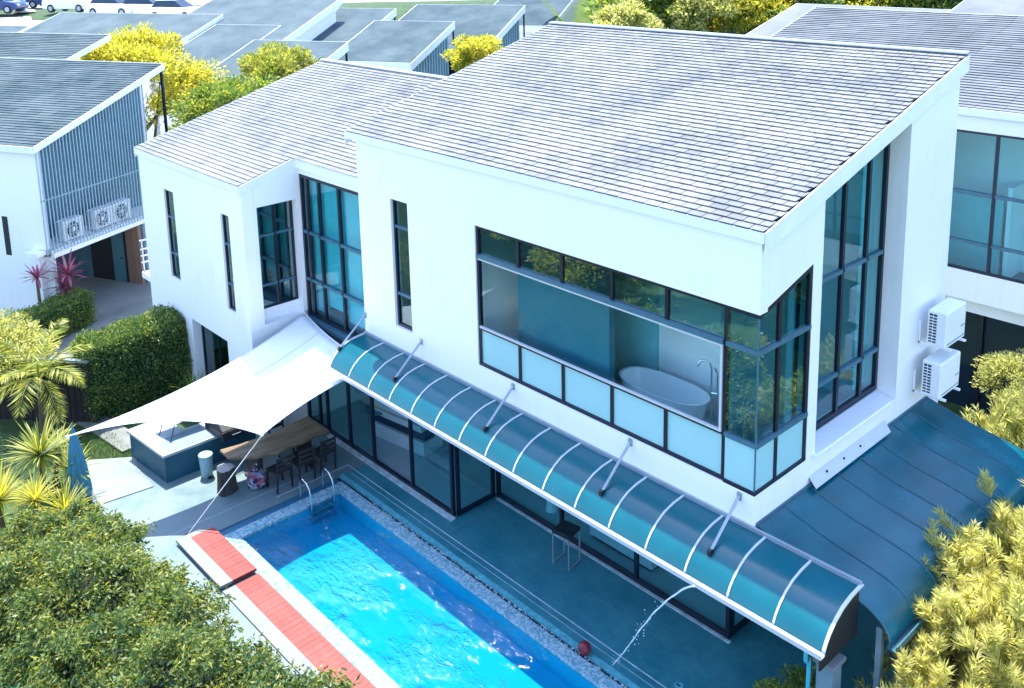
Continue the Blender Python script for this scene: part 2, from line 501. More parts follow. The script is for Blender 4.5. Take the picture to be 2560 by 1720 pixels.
class MB:
    def __init__(self):
        self.v = []
        self.f = []
        self.mi = []
    def add(self, vs, fs, m=0):
        n = len(self.v)
        self.v += [tuple(p) for p in vs]
        self.f += [tuple(i + n for i in f) for f in fs]
        self.mi += [m] * len(fs)
        return self
    def box(self, x0, x1, y0, y1, z0, z1, m=0):
        if x0 > x1: x0, x1 = x1, x0
        if y0 > y1: y0, y1 = y1, y0
        if z0 > z1: z0, z1 = z1, z0
        vs = [(x0, y0, z0), (x1, y0, z0), (x1, y1, z0), (x0, y1, z0), (x0, y0, z1), (x1, y0, z1), (x1, y1, z1), (x0, y1, z1)]
        return self.add(vs, [(0, 3, 2, 1), (4, 5, 6, 7), (0, 1, 5, 4), (1, 2, 6, 5), (2, 3, 7, 6), (3, 0, 4, 7)], m)
    def hexa(self, vs, m=0):              # eight corners in box order
        return self.add(vs, [(0, 3, 2, 1), (4, 5, 6, 7), (0, 1, 5, 4), (1, 2, 6, 5), (2, 3, 7, 6), (3, 0, 4, 7)], m)
    def prism(self, poly, axis, a, b, m=0):
        """polygon in the two other axes, extruded from a to b along axis"""
        def P(p, t):
            if axis == 'x': return (t, p[0], p[1])
            if axis == 'y': return (p[0], t, p[1])
            return (p[0], p[1], t)
        n = len(poly)
        vs = [P(p, a) for p in poly] + [P(p, b) for p in poly]
        fs = [tuple(range(n))[::-1], tuple(range(n, 2 * n))]
        for i in range(n):
            j = (i + 1) % n
            fs.append((i, j, n + j, n + i))
        return self.add(vs, fs, m)
    def tube(self, pts, r, seg=8, m=0, caps=True):
        pts = [Vector(p) for p in pts]
        rs = r if isinstance(r, (list, tuple)) else [r] * len(pts)
        vs = []
        prev = None
        for i, p in enumerate(pts):
            if i == 0: d = pts[1] - p
            elif i == len(pts) - 1: d = p - pts[i - 1]
            else: d = pts[i + 1] - pts[i - 1]
            d.normalize()
            if prev is None:
                a = d.orthogonal().normalized()
            else:
                a = prev - d * prev.dot(d)
                a = a.normalized() if a.length > 1e-6 else d.orthogonal().normalized()
            prev = a
            b = d.cross(a)
            for k in range(seg):
                t = 2 * math.pi * k / seg
                vs.append(p + (a * math.cos(t) + b * math.sin(t)) * rs[i])
        fs = []
        for i in range(len(pts) - 1):
            for k in range(seg):
                k2 = (k + 1) % seg
                fs.append((i * seg + k, i * seg + k2, (i + 1) * seg + k2, (i + 1) * seg + k))
        if caps:
            fs.append(tuple(range(seg))[::-1])
            n = (len(pts) - 1) * seg
            fs.append(tuple(range(n, n + seg)))
        return self.add(vs, fs, m)
    def lathe(self, prof, c=(0, 0, 0), seg=20, m=0, sx=1.0, sy=1.0, wob=None, sup=1.0):
        vs = []
        for (r, z) in prof:
            for k in range(seg):
                t = 2 * math.pi * k / seg
                w = wob(k, seg) if wob else 1.0
                cx, sn = math.cos(t), math.sin(t)
                if sup != 1.0:
                    cx = math.copysign(abs(cx) ** sup, cx); sn = math.copysign(abs(sn) ** sup, sn)
                vs.append((c[0] + r * w * cx * sx, c[1] + r * w * sn * sy, c[2] + z))
        fs = []
        for i in range(len(prof) - 1):
            for k in range(seg):
                k2 = (k + 1) % seg
                fs.append((i * seg + k, i * seg + k2, (i + 1) * seg + k2, (i + 1) * seg + k))
        fs.append(tuple(range(seg))[::-1])
        n = (len(prof) - 1) * seg
        fs.append(tuple(range(n, n + seg)))
        return self.add(vs, fs, m)
    def bar(self, a, b, w, h, m=0):
        """rectangular bar from a to b, width w sideways and h upwards"""
        a = Vector(a); b = Vector(b)
        d = (b - a).normalized()
        up = Vector((0, 0, 1))
        if abs(d.dot(up)) > 0.99: up = Vector((0, 1, 0))
        s = d.cross(up).normalized() * (w / 2)
        u = s.cross(d).normalized() * (h / 2)
        vs = [a - s - u, a + s - u, b + s - u, b - s - u, a - s + u, a + s + u, b + s + u, b - s + u]
        return self.hexa(vs, m)
    def build(self, name, mat, parent=None, smooth=False, bevel=0.0, world_co=True, seg=2):
        me = bpy.data.meshes.new(name)
        vs = self.v
        if parent is not None and world_co:
            iv = WM[parent.name].inverted()
            vs = [tuple(iv @ Vector(p)) for p in vs]
        me.from_pydata(vs, [], self.f)
        mats = mat if isinstance(mat, (list, tuple)) else [mat]
        for mm in mats:
            me.materials.append(MAT[mm] if isinstance(mm, str) else mm)
        if len(mats) > 1:
            me.polygons.foreach_set('material_index', self.mi)
        if smooth:
            me.polygons.foreach_set('use_smooth', [True] * len(me.polygons))
        me.validate()
        me.update()
        o = bpy.data.objects.new(name, me)
        COL.objects.link(o)
        if parent is not None:
            o.parent = parent
            WM[o.name] = WM[parent.name]
        else:
            WM[o.name] = Matrix.Identity(4)
        if smooth:
            try:
                me.set_sharp_from_angle(angle=math.radians(40))
            except Exception:
                pass
        if bevel > 0:
            md = o.modifiers.new('bevel', 'BEVEL')
            md.width = bevel
            md.segments = seg
            md.limit_method = 'ANGLE'
        return o

def tag(o, label, cat, group=None, kind=None):
    o['label'] = label
    o['category'] = cat
    if group: o['group'] = group
    if kind: o['kind'] = kind
    return o

def struct(o):
    o['kind'] = 'structure'
    return o

def thing(name, label, cat, loc=(0, 0, 0), rotz=0.0, group=None):
    o = bpy.data.objects.new(name, None)
    COL.objects.link(o)
    o.empty_display_size = 0.2
    o.location = loc
    o.rotation_euler = (0, 0, rotz)
    WM[o.name] = Matrix.Translation(Vector(loc)) @ Matrix.Rotation(rotz, 4, 'Z')
    tag(o, label, cat, group)
    return o

def copy_thing(root, loc, rotz, label, group=None):
    def cp(o, par):
        c = o.copy()
        COL.objects.link(c)
        c.parent = par
        for ch in o.children:
            cp(ch, c)
        return c
    r = cp(root, None)
    r.location = loc
    r.rotation_euler = (0, 0, rotz)
    r['label'] = label
    if group: r['group'] = group
    WM[r.name] = Matrix.Translation(Vector(loc)) @ Matrix.Rotation(rotz, 4, 'Z')
    return r

def wall_cells(us, zs, holes, axis, a, b):
    """wall with openings.  us: breaks along the wall, zs: breaks upwards (numbers or functions of u),
    holes: set of (i, j) cells left open; the wall fills a..b across."""
    mb = MB()
    def Z(j, u):
        return zs[j](u) if callable(zs[j]) else zs[j]
    def P(u, t, z):
        return (u, t, z) if axis == 'y' else (t, u, z)
    nu, nz = len(us) - 1, len(zs) - 1
    solid = lambda i, j: 0 <= i < nu and 0 <= j < nz and (i, j) not in holes
    for i in range(nu):
        for j in range(nz):
            if not solid(i, j): continue
            u0, u1 = us[i], us[i + 1]
            c = [(u0, Z(j, u0)), (u1, Z(j, u1)), (u1, Z(j + 1, u1)), (u0, Z(j + 1, u0))]
            fa = [P(u, a, z) for u, z in c]
            fb = [P(u, b, z) for u, z in c]
            mb.add(fa, [(0, 1, 2, 3)])
            mb.add(fb, [(3, 2, 1, 0)])
            for k, (di, dj) in enumerate(((0, -1), (1, 0), (0, 1), (-1, 0))):
                if not solid(i + di, j + dj):
                    k2 = (k + 1) % 4
                    mb.add([fa[k], fa[k2], fb[k2], fb[k]], [(0, 3, 2, 1)])
    return mb

def window(parent, axis, plane, depth, us, zs, fw=0.05, pane='glass', frosted_rows=(), skip=(), rails=True, rail_mat='frame', open_cells=(), name='window', top=None, label=None):
    """outer frame (the part) > mullion, rail, pane.  us, zs: grid lines of the panes; plane: position of the
    outer face; depth goes inwards (+y for axis 'y', -x for axis 'x')."""
    sg = 1 if axis == 'y' else -1
    def bx(mb, u0, u1, d0, d1, z0, z1):
        t0, t1 = plane + sg * d0, plane + sg * d1
        if axis == 'y': mb.box(u0, u1, t0, t1, z0, z1)
        else: mb.box(t0, t1, u0, u1, z0, z1)
    T = top if top else (lambda u: zs[-1])
    def slant(mb, u0, u1, d0, d1, f0, f1):
        """bar whose lower and upper edges are functions of u"""
        t0, t1 = sorted((plane + sg * d0, plane + sg * d1))
        P = (lambda u, t, z: (u, t, z)) if axis == 'y' else (lambda u, t, z: (t, u, z))
        q = [P(u0, t0, f0(u0)), P(u1, t0, f0(u1)), P(u1, t1, f0(u1)), P(u0, t1, f0(u0)), P(u0, t0, f1(u0)), P(u1, t0, f1(u1)), P(u1, t1, f1(u1)), P(u0, t1, f1(u0))]
        mb.hexa(q)
    fr = MB()
    bx(fr, us[0], us[-1], 0, depth, zs[0], zs[0] + fw)
    slant(fr, us[0], us[-1], 0, depth, lambda u: T(u) - fw, lambda u: T(u))
    for ua, ub in ((us[0], us[0] + fw), (us[-1] - fw, us[-1])):
        slant(fr, ua, ub, 0.002, depth - 0.002, lambda u: zs[0] + fw, lambda u: T(u) - fw)
    w = fr.build(name, 'frame', parent)
    if label: w['label'] = label
    for u in us[1:-1]:
        m = MB()
        slant(m, u - fw * 0.5, u + fw * 0.5, 0.006, depth - 0.006, lambda q: zs[0] + fw, lambda q: T(q) - fw)
        m.build('mullion', 'frame', w)
    if rails:
        for z in zs[1:-1]:
            edges = [us[0] + fw] + [u for u in us[1:-1]] + [us[-1] - fw]
            for a, b in zip(edges[:-1], edges[1:]):
                a2 = a + (fw * 0.5 if a != edges[0] else 0)
                b2 = b - (fw * 0.5 if b != edges[-1] else 0)
                m = MB()
                bx(m, a2, b2, -0.012, depth - 0.01, z - fw * 0.45, z + fw * 0.45)
                m.build('rail', rail_mat, w)
    for i in range(len(us) - 1):
        for j in range(len(zs) - 1):
            if (i, j) in skip or (i, j) in open_cells: continue
            m = MB()
            z0 = zs[j] + 0.01
            lastrow = j == len(zs) - 2
            slant(m, us[i] + 0.012, us[i + 1] - 0.012, depth * 0.45, depth * 0.45 + 0.010, lambda q: z0, (lambda q: T(q) - 0.012) if lastrow else (lambda q: zs[j + 1] - 0.01))
            m.build('pane', 'frost' if j in frosted_rows else pane, w)
    return w

# ------------------------------------------------------------------ ground, terrain
def terrain_z(x, y):
    d = math.hypot(x - 7.07, y + 11.16)
    fwd = (x - 7.07) * -0.7385 + (y + 11.16) * 0.6743
    t = min(1.0, max(0.0, (fwd - 58.0) / 22.0))
    t = t * t * (3 - 2 * t)
    return -0.12 + 6.6 * t

def build_ground():
    HX0, HX1, HY0, HY1 = -14.4, 2.2, -5.3, 6.4       # the plot of the pool, terrace and house is its own slab
    xs = sorted(set([-3000, -1500, -800, -400] + list(range(-200, -19, 6)) + [HX0, HX1, 10, 25, 60, 120, 300, 900, 3000]))
    ys = sorted(set([-3000, -900, -300, -120, -60, -30, -12, HY0, HY1] + list(range(8, 200, 6)) + [260, 500, 1200, 3000]))
    vs, idx, fs, mi = [], {}, [], []
    for i, x in enumerate(xs):
        for j, y in enumerate(ys):
            idx[i, j] = len(vs)
            vs.append((x, y, terrain_z(x, y)))
    for i in range(len(xs) - 1):
        for j in range(len(ys) - 1):
            if xs[i] >= HX0 and xs[i + 1] <= HX1 and ys[j] >= HY0 and ys[j + 1] <= HY1: continue
            fs.append((idx[i, j], idx[i + 1, j], idx[i + 1, j + 1], idx[i, j + 1]))
    m = MB(); m.add(vs, fs)
    g = m.build('ground', 'grass', None, smooth=True)
    struct(g)
build_ground()

# pool: x -9.75..0.8, y -3.55..-1.21 ; coping -10.06 / -3.84 / -0.95
PX0, PX1, PY0, PY1 = -9.75, 1.0, -3.55, -1.21
def build_pool():
    d = MB()                                             # deck as plates round the pool
    X0, X1, Y0, Y1, TH = -14.4, 2.2, -5.3, 6.4, -0.4
    d.box(-10.30, X1, -0.75, Y1, TH, 0)                  # between pool and house
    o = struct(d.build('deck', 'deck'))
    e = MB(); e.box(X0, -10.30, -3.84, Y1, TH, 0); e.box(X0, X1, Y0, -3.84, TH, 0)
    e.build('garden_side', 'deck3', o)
    j = MB()
    j.box(-10.55, 2.2, -0.472, -0.452, 0.0, 0.004).build('joint', 'joint', o)
    j = MB(); j.box(-10.55, -10.53, -2.3, -0.474, 0.0, 0.004).build('joint', 'joint', o)
    j = MB(); j.box(-10.2, 2.2, -0.600, -0.592, 0.0, 0.003).build('joint', 'joint', o)
    j = MB(); j.box(-10.86, -10.852, -4.9, -1.2, 0.0, 0.003).build('joint', 'joint', o)
    j = MB(); j.box(-6.9, -6.888, -0.45, 1.05, 0.0, 0.003).build('joint', 'jointdark', o)
    for k, x in enumerate((-9.4, -4.6, -2.1, 0.4)):
        MB().box(x, x + 0.007, -0.449, 1.083 if x > -7 else -0.14, 0.0, 0.0025).build('joint', 'jointdark', o)
    MB().box(-7.08, 2.2, 0.34, 0.346, 0.0, 0.0022).build('joint', 'jointdark', o)
    b = MB()                                             # basin: walls and sloping floor
    zf0, zf1 = -0.42, -0.45
    b.add([(PX0, PY0, -0.06), (PX1, PY0, -0.06), (PX1, PY1, -0.06), (PX0, PY1, -0.06), (PX0, PY0, zf0), (PX1, PY0, zf1), (PX1, PY1, zf1), (PX0, PY1, zf0)],
          [(0, 1, 5, 4), (1, 2, 6, 5), (2, 3, 7, 6), (3, 0, 4, 7), (4, 5, 6, 7)])
    struct(b.build('pool_basin', 'basin'))
    c = MB()
    c.box(-10.06, PX1 + 0.3, -3.84, PY0, -0.06, 0.012)
    c.box(-10.06, PX1 + 0.3, PY1, -0.95, -0.06, 0.012)
    c.box(-10.06, PX0, PY0, PY1, -0.06, 0.012)
    co = struct(c.build('pool_coping', 'mosaic', None, bevel=0.012))
    MB().box(-10.30, -10.06, -3.84, -0.95, -0.4, -0.03).build('blue_band', 'band', co)
    MB().box(-10.30, 2.2, -0.95, -0.86, -0.4, -0.05).build('overflow_channel', 'gutter', co)
    MB().box(-10.30, 2.2, -0.86, -0.75, -0.4, -0.004).build('edge_strip', 'tealstrip', co)
    # pebbles and foam caught along the channel: uneven grains
    p = MB()
    for k in range(420):
        x = -8.9 + 9.5 * rnd.random(); r = 0.008 + 0.016 * rnd.random()
        y = -0.905 + 0.04 * (rnd.random() - 0.5) * 2
        p.lathe([(0.2 * r, -0.6 * r), (r, 0), (0.5 * r, 0.7 * r)], (x, y, -0.045 + 0.5 * r), 5)
    g = p.build('channel_pebbles', 'joint', co); g['kind'] = 'stuff'
    w = MB()
    n = 60
    w.add([(PX0, PY0, -0.05), (PX1, PY0, -0.05), (PX1, PY1, -0.05), (PX0, PY1, -0.05)], [(0, 1, 2, 3)])
    struct(w.build('pool_water', 'water'))
build_pool()

# terrace paving left of the counter, path, driveway, car park
t = MB(); t.prism([(-15.2, -4.95), (-13.0, -5.25), (-12.86, -4.1), (-13.83, -4.05), (-14.4, -3.9)], 'z', 0.004, 0.02)
struct(t.build('terrace', 'deck2'))
t = MB(); t.prism([(-19.3, -2.2), (-19.3, 12.0), (-34.0, 14.0), (-36.0, -1.0), (-22.5, -4.2), (-20.4, -3.4)], 'z', -0.11, -0.06)
struct(t.build('driveway', 'concrete'))
t = MB(); t.prism([(-17.9, -4.35), (-15.0, -4.0), (-15.0, -3.35), (-17.3, -3.65)], 'z', -0.11, -0.05)
struct(t.build('path', 'concrete'))
cp = MB()
cxs = [-150, -120, -95, -78, -60, -41]
cp_v, cp_f = [], []
for ix, x in enumerate(cxs):
    for iy, y in enumerate((-40, -10, 10, 25, 42, 62)):
        cp_v.append((x, y, terrain_z(x, y) + 0.08))
for ix in range(5):
    for iy in range(5):
        a = ix * 6 + iy
        cp_f.append((a, a + 6, a + 7, a + 1))
cp.add(cp_v, cp_f)
struct(cp.build('car_park', 'carpark', None, smooth=True))

# ------------------------------------------------------------------ main house
SL = 0.286
def roofz(y): return 7.87 + SL * y
H = thing('modern_house', 'white two storey house with pale tiled roofs and glazed corner beside the pool', 'house', (-6, 3, 0))

def build_main_walls():
    # front wall of the upper storey, y 0..0.2
    us = [-10.2, -9.0, -8.40, -6.26, 0.0]
    zs = [2.72, 3.77, 6.62, 7.74]
    w = wall_cells(us, zs, {(1, 1), (3, 1)}, 'y', 0.0, 0.2)
    w.build('front_wall', 'white', H)
    # side wall x = 0 : corner window, pier, recess, pier
    us = [0.203, 1.43, 1.70]
    zs = [2.72, 3.77, lambda u: 6.62 + SL * u * 1.0, lambda u: roofz(u) - 0.13]
    wall_cells(us, zs, {(0, 1)}, 'x', -0.2, 0.0).build('side_wall', 'white', H)
    us = [4.46, 6.30]
    wall_cells(us, [2.72, lambda u: roofz(u) - 0.13], set(), 'x', -0.6, 0.0).build('side_wall', 'white', H)
    us = [1.703, 4.457]                                   # under and over the tall window
    wall_cells(us, [2.72, 3.72], set(), 'x', -0.6, -0.003).build('side_wall', 'white', H)
    wall_cells(us, [lambda u: roofz(u) - 0.40, lambda u: roofz(u) - 0.13], set(), 'x', -0.6, -0.003).build('side_wall', 'white', H)
    # left end and back of the upper storey
    wall_cells([0.203, 6.10], [2.72, lambda u: roofz(u) - 0.13], set(), 'x', -10.2, -10.0).build('end_wall', 'white', H)
    wall_cells([-10.2, -0.603], [0.0, roofz(6.1) - 0.13], set(), 'y', 6.103, 6.3).build('back_wall', 'white', H)
    # sill slab and metal flashing below the tall window
    s = MB(); s.hexa([(-0.34, 1.70, 3.722), (0.07, 1.62, 3.74), (0.07, 4.18, 3.74), (-0.34, 4.45, 3.722), (-0.34, 1.70, 3.80), (0.07, 1.62, 3.79), (0.07, 4.18, 3.79), (-0.34, 4.45, 3.80)])
    s.build('sill', 'white', H, bevel=0.02)
    s = MB(); s.hexa([(0.002, 1.55, 3.42), (0.16, 1.50, 3.30), (0.16, 4.0, 3.30), (0.002, 4.08, 3.42), (0.002, 1.55, 3.435), (0.165, 1.50, 3.315), (0.165, 4.0, 3.315), (0.002, 4.08, 3.435)])
    s.build('flashing', 'whitemetal', H)
    for yy in (1.95, 2.5, 3.05):
        MB().box(0.07, 0.095, yy, yy + 0.03, 3.37, 3.40).build('fixing', 'black', H)
    # soffit slab of the upper storey
    MB().box(-10.0, -0.003, 0.203, 6.1, 2.70, 2.95).build('floor_slab', 'white', H)
build_main_walls()

def build_roof(name, x0, x1, y0, y1, zf, label=None):
    """slab under the tiles with white fascias; returns the roof part"""
    sl = lambda y: zf(y)
    r = MB()
    q = [(x0, y0, sl(y0) - 0.10), (x1, y0, sl(y0) - 0.10), (x1, y1, sl(y1) - 0.10), (x0, y1, sl(y1) - 0.10), (x0, y0, sl(y0) - 0.012), (x1, y0, sl(y0) - 0.012), (x1, y1, sl(y1) - 0.012), (x0, y1, sl(y1) - 0.012)]
    r.hexa(q)
    o = r.build(name, 'under', H)
    return o

ROOF = build_roof('roof', -10.55, 0.06, -0.03, 6.44, roofz)
WSL = 0.292
def wroofz(y): return 6.40 + WSL * (y + 1.35)
WROOF = build_roof('roof', -19.32, -13.12, -1.38, 0.14, wroofz)
WROOF2 = build_roof('roof', -19.32, -10.21, 0.141, 4.84, wroofz)

def fascia(parent, pts, d, t=0.025, inset=0.0):
    """white board following a sloping edge: pts two top points, depth d"""
    (xa, ya, za), (xb, yb, zb) = pts
    m = MB()
    dx, dy = xb - xa, yb - ya
    L = math.hypot(dx, dy)
    nx, ny = dy / L * t, -dx / L * t
    m.hexa([(xa, ya, za - d), (xb, yb, zb - d), (xb + nx, yb + ny, zb - d), (xa + nx, ya + ny, za - d), (xa, ya, za), (xb, yb, zb), (xb + nx, yb + ny, zb), (xa + nx, ya + ny, za)])
    return m.build('fascia', 'fascia', parent)
fascia(ROOF, ((-10.55, -0.031, roofz(-0.031) + 0.005), (0.06, -0.031, roofz(-0.031) + 0.005)), 0.16)
fascia(ROOF, ((0.061, -0.03, roofz(-0.03) + 0.005), (0.061, 6.44, roofz(6.44) + 0.005)), 0.30)
fascia(ROOF, ((-10.551, 6.44, roofz(6.44) + 0.005), (-10.551, -0.03, roofz(-0.03) + 0.005)), 0.30)
fascia(ROOF, ((0.06, 6.441, roofz(6.44) + 0.005), (-10.55, 6.441, roofz(6.44) + 0.005)), 0.30)
fascia(WROOF, ((-19.32, -1.381, wroofz(-1.38) + 0.005), (-13.12, -1.381, wroofz(-1.38) + 0.005)), 0.16)
fascia(WROOF, ((-19.321, 0.14, wroofz(0.14) + 0.005), (-19.321, -1.38, wroofz(-1.38) + 0.005)), 0.26)
fascia(WROOF, ((-13.119, -1.38, wroofz(-1.38) + 0.005), (-13.119, 0.12, wroofz(0.12) + 0.005)), 0.26)
fascia(WROOF2, ((-13.10, 0.139, wroofz(0.139) + 0.005), (-10.21, 0.139, wroofz(0.139) + 0.005)), 0.26)
fascia(WROOF2, ((-19.321, 4.84, wroofz(4.84) + 0.005), (-19.321, 0.142, wroofz(0.142) + 0.005)), 0.26)
fascia(WROOF2, ((-10.21, 4.841, wroofz(4.84) + 0.005), (-19.32, 4.841, wroofz(4.84) + 0.005)), 0.26)

for rf, xa, xb, yy, zz in ((ROOF, -10.57, 0.08, 6.42, roofz(6.42)), (WROOF2, -19.34, -10.22, 4.82, wroofz(4.82))):
    c = MB(); c.hexa([(xa, yy - 0.10, zz + 0.03), (xb, yy - 0.10, zz + 0.03), (xb, yy + 0.05, zz + 0.03), (xa, yy + 0.05, zz + 0.03), (xa, yy - 0.09, zz + 0.055), (xb, yy - 0.09, zz + 0.055), (xb, yy + 0.05, zz + 0.075), (xa, yy + 0.05, zz + 0.075)])
    c.build('ridge_cap', 'greymetal', rf)

# ---- tiles
TW, TE, TL, TT = 0.272, 0.1455, 0.19, 0.012
def tile_frame(x, y, z, sl, yaw=0.0, lift=0.028):
    a = math.atan(sl)
    tilt = a - math.asin(lift / TL)
    return Matrix.Translation((x, y, z)) @ Matrix.Rotation(tilt, 4, 'X') @ Matrix.Rotation(yaw, 4, 'Z')
TV = [(0, 0, 0), (TW - 0.013, 0, 0), (TW - 0.013, TL, 0), (0, TL, 0), (0, 0, TT), (TW - 0.013, 0, TT), (TW - 0.013, TL, TT), (0, TL, TT)]
TF = [(0, 3, 2, 1), (4, 5, 6, 7), (0, 1, 5, 4), (1, 2, 6, 5), (2, 3, 7, 6), (3, 0, 4, 7)]
tile_me = bpy.data.meshes.new('tile')
tile_me.from_pydata(TV, [], TF)
tile_me.materials.append(MAT['tile'])
CAMP = Vector((7.07, -11.16, 12.0))

def lay_tiles(roof, x0, x1, y0, y1, zf, sl, singles, lift=0.028):
    """courses of tiles; the nearest become objects of their own"""
    dy = TE
    todo = []
    k = 0
    y = y0
    while y + dy * 0.6 < y1:
        off = (TW * 0.5 if k % 2 else 0.0) + rnd.uniform(-0.05, 0.05)
        x = x0 - off
        while x < x1 - 0.02:
            a, b = max(x, x0), min(x + TW, x1)
            if b - a > 0.04:
                lf = lift + rnd.uniform(-0.0025, 0.003)
                M = tile_frame(a, y, zf(y) + lf, sl, rnd.uniform(-0.006, 0.006), lf)
                todo.append(((Vector((a, y, zf(y))) - CAMP).length, M, (b - a) / TW))
            x += TW
        y += dy
        k += 1
    todo.sort(key=lambda q: q[0])
    inv = WM[roof.name].inverted()
    rest = MB()
    for n, (d, M, s) in enumerate(todo):
        if n < singles:
            o = bpy.data.objects.new('tile', tile_me)
            COL.objects.link(o)
            o.parent = roof
            o.matrix_local = inv @ M @ Matrix.Diagonal((s, 1, 1, 1))
        else:
            rest.add([M @ Vector((p[0] * s, p[1], p[2])) for p in TV], TF)
    o = rest.build('tile_courses', 'tile', roof)
    o['kind'] = 'stuff'
lay_tiles(ROOF, -10.55, 0.06, -0.06, 6.45, roofz, SL, 230)
lay_tiles(WROOF, -19.32, -13.12, -1.41, 0.02, wroofz, WSL, 40)
lay_tiles(WROOF2, -19.32, -10.21, -1.41 + 10 * TE, 4.85, wroofz, WSL, 30)

# ---- windows of the upper storey
wx = [-6.26, -5.11, -3.99, -2.84, -1.70, -0.56]
def build_upper_windows():
    # ribbon: transom row, one big pane, frosted row
    w = window(H, 'y', 0.03, 0.08, wx, [3.77, 4.56, 6.02, 6.62], 0.06, 'glass', (0,), skip=[(i, 1) for i in range(5)] + [(i, 2) for i in range(5)], rails=False, name='ribbon_window')
    # middle part is one sheet: drop the mullions there and carry rails through
    for ch in list(w.children):
        if ch.name.startswith('mullion'):
            bpy.data.objects.remove(ch, do_unlink=True)
    for u in wx[1:-1]:
        MB().box(u - 0.03, u + 0.03, 0.036, 0.104, 3.83, 4.53).build('mullion', 'frame', w)
        MB().box(u - 0.03, u + 0.03, 0.036, 0.104, 6.05, 6.56).build('mullion', 'frame', w)
    MB().box(-6.20, -0.62, 0.01, 0.10, 4.53, 4.565).build('rail', 'frame', w)
    MB().box(-6.20, -0.62, 0.006, 0.05, 4.565, 4.60).build('white_rail', 'whitemetal', w)
    MB().box(-6.20, -0.62, 0.006, 0.05, 5.945, 5.98).build('white_rail', 'whitemetal', w)
    MB().box(-6.20, -0.62, -0.004, 0.10, 5.98, 6.05).build('rail', 'rail', w)
    MB().box(-0.66, -0.625, 0.008, 0.05, 4.60, 5.945).build('white_rail', 'whitemetal', w)
    MB().box(-6.2, -0.665, 0.06, 0.072, 4.60, 5.945).build('pane', 'glass_clear', w)
    for i in range(5):
        MB().box(wx[i] + 0.03, wx[i + 1] - 0.03, 0.06, 0.072, 6.05, 6.56).build('pane', 'glass_dark', w)
    # glazed corner
    c = MB()
    c.box(-0.56, 0.0, 0.0, 0.07, 3.772, 3.83)
    c.box(-0.07, 0.0, 0.072, 1.425, 3.772, 3.83)
    c = c.build('corner_window', 'frame', H)
    top = lambda y: 6.60 + SL * y
    for z, h, mt in ((4.53, 0.07, 'rail'), (5.99, 0.065, 'rail')):
        m = MB(); m.box(-0.56, 0.012, -0.006, 0.05, z, z + h).build('rail', mt, c)
        m = MB(); m.box(-0.05, 0.013, 0.052, 1.42, z, z + h).build('rail', mt, c)
    MB().box(-0.56, 0.0, 0.01, 0.07, 6.555, 6.617).build('head', 'frame', c)
    m = MB(); m.hexa([(-0.07, 0.072, top(0.072) - 0.06), (-0.005, 0.072, top(0.072) - 0.06), (-0.005, 1.425, top(1.425) - 0.06), (-0.07, 1.425, top(1.425) - 0.06), (-0.07, 0.072, top(0.072)), (-0.005, 0.072, top(0.072)), (-0.005, 1.425, top(1.425)), (-0.07, 1.425, top(1.425))])
    m.build('head', 'frame', c)
    m = MB(); m.box(-0.062, -0.008, 0.53, 0.60, 3.83, 4.53); m.build('mullion', 'frame', c)
    m = MB(); m.box(-0.062, -0.008, 0.53, 0.60, 4.60, 5.99); m.build('mullion', 'frame', c)
    m = MB(); m.hexa([(-0.062, 0.53, 6.055), (-0.008, 0.53, 6.055), (-0.008, 0.60, 6.055), (-0.062, 0.60, 6.055), (-0.062, 0.53, top(0.53) - 0.06), (-0.008, 0.53, top(0.53) - 0.06), (-0.008, 0.60, top(0.6) - 0.06), (-0.062, 0.60, top(0.6) - 0.06)]); m.build('mullion', 'frame', c)
    m = MB(); m.hexa([(-0.066, 1.35, 3.83), (-0.006, 1.35, 3.83), (-0.006, 1.425, 3.83), (-0.066, 1.425, 3.83), (-0.066, 1.35, top(1.35) - 0.06), (-0.006, 1.35, top(1.35) - 0.06), (-0.006, 1.425, top(1.42) - 0.06), (-0.066, 1.425, top(1.42) - 0.06)]); m.build('mullion', 'frame', c)
    MB().box(-0.025, -0.006, 0.006, 0.025, 3.83, 6.56).build('corner_bead', 'rail', c)
    for z0, z1, mt in ((3.83, 4.53, 'frost'), (4.60, 5.99, 'glass_dark'), (6.055, 6.555, 'glass_dark')):
        MB().box(-0.555, -0.026, 0.028, 0.040, z0, z1).build('pane', mt, c)
    for y0, y1 in ((0.03, 0.53), (0.60, 1.35)):
        for z0, z1, mt in ((3.83, 4.53, 'frost'), (4.60, 5.99, 'glass_dark')):
            MB().box(-0.040, -0.028, y0, y1, z0, z1).build('pane', mt, c)
        m = MB(); m.hexa([(-0.04, y0, 6.055), (-0.028, y0, 6.055), (-0.028, y1, 6.055), (-0.04, y1, 6.055), (-0.04, y0, top(y0) - 0.06), (-0.028, y0, top(y0) - 0.06), (-0.028, y1, top(y1) - 0.06), (-0.04, y1, top(y1) - 0.06)])
        m.build('pane', 'glass_dark', c)
    # tall narrow window in the front wall
    window(H, 'y', 0.06, 0.07, [-8.999, -8.401], [3.775, 4.52, 6.02, 6.617], 0.055, 'glass', rails=True, rail_mat='rail', name='slit_window')
    # tall window in the recess of the side wall
    window(H, 'x', -0.35, 0.08, [1.706, 3.02, 3.83, 4.455], [3.80, 4.58, 6.41, 8.0], 0.075, 'glass', rails=True, rail_mat='rail', name='tall_window', top=lambda u: roofz(u) - 0.405)
build_upper_windows()

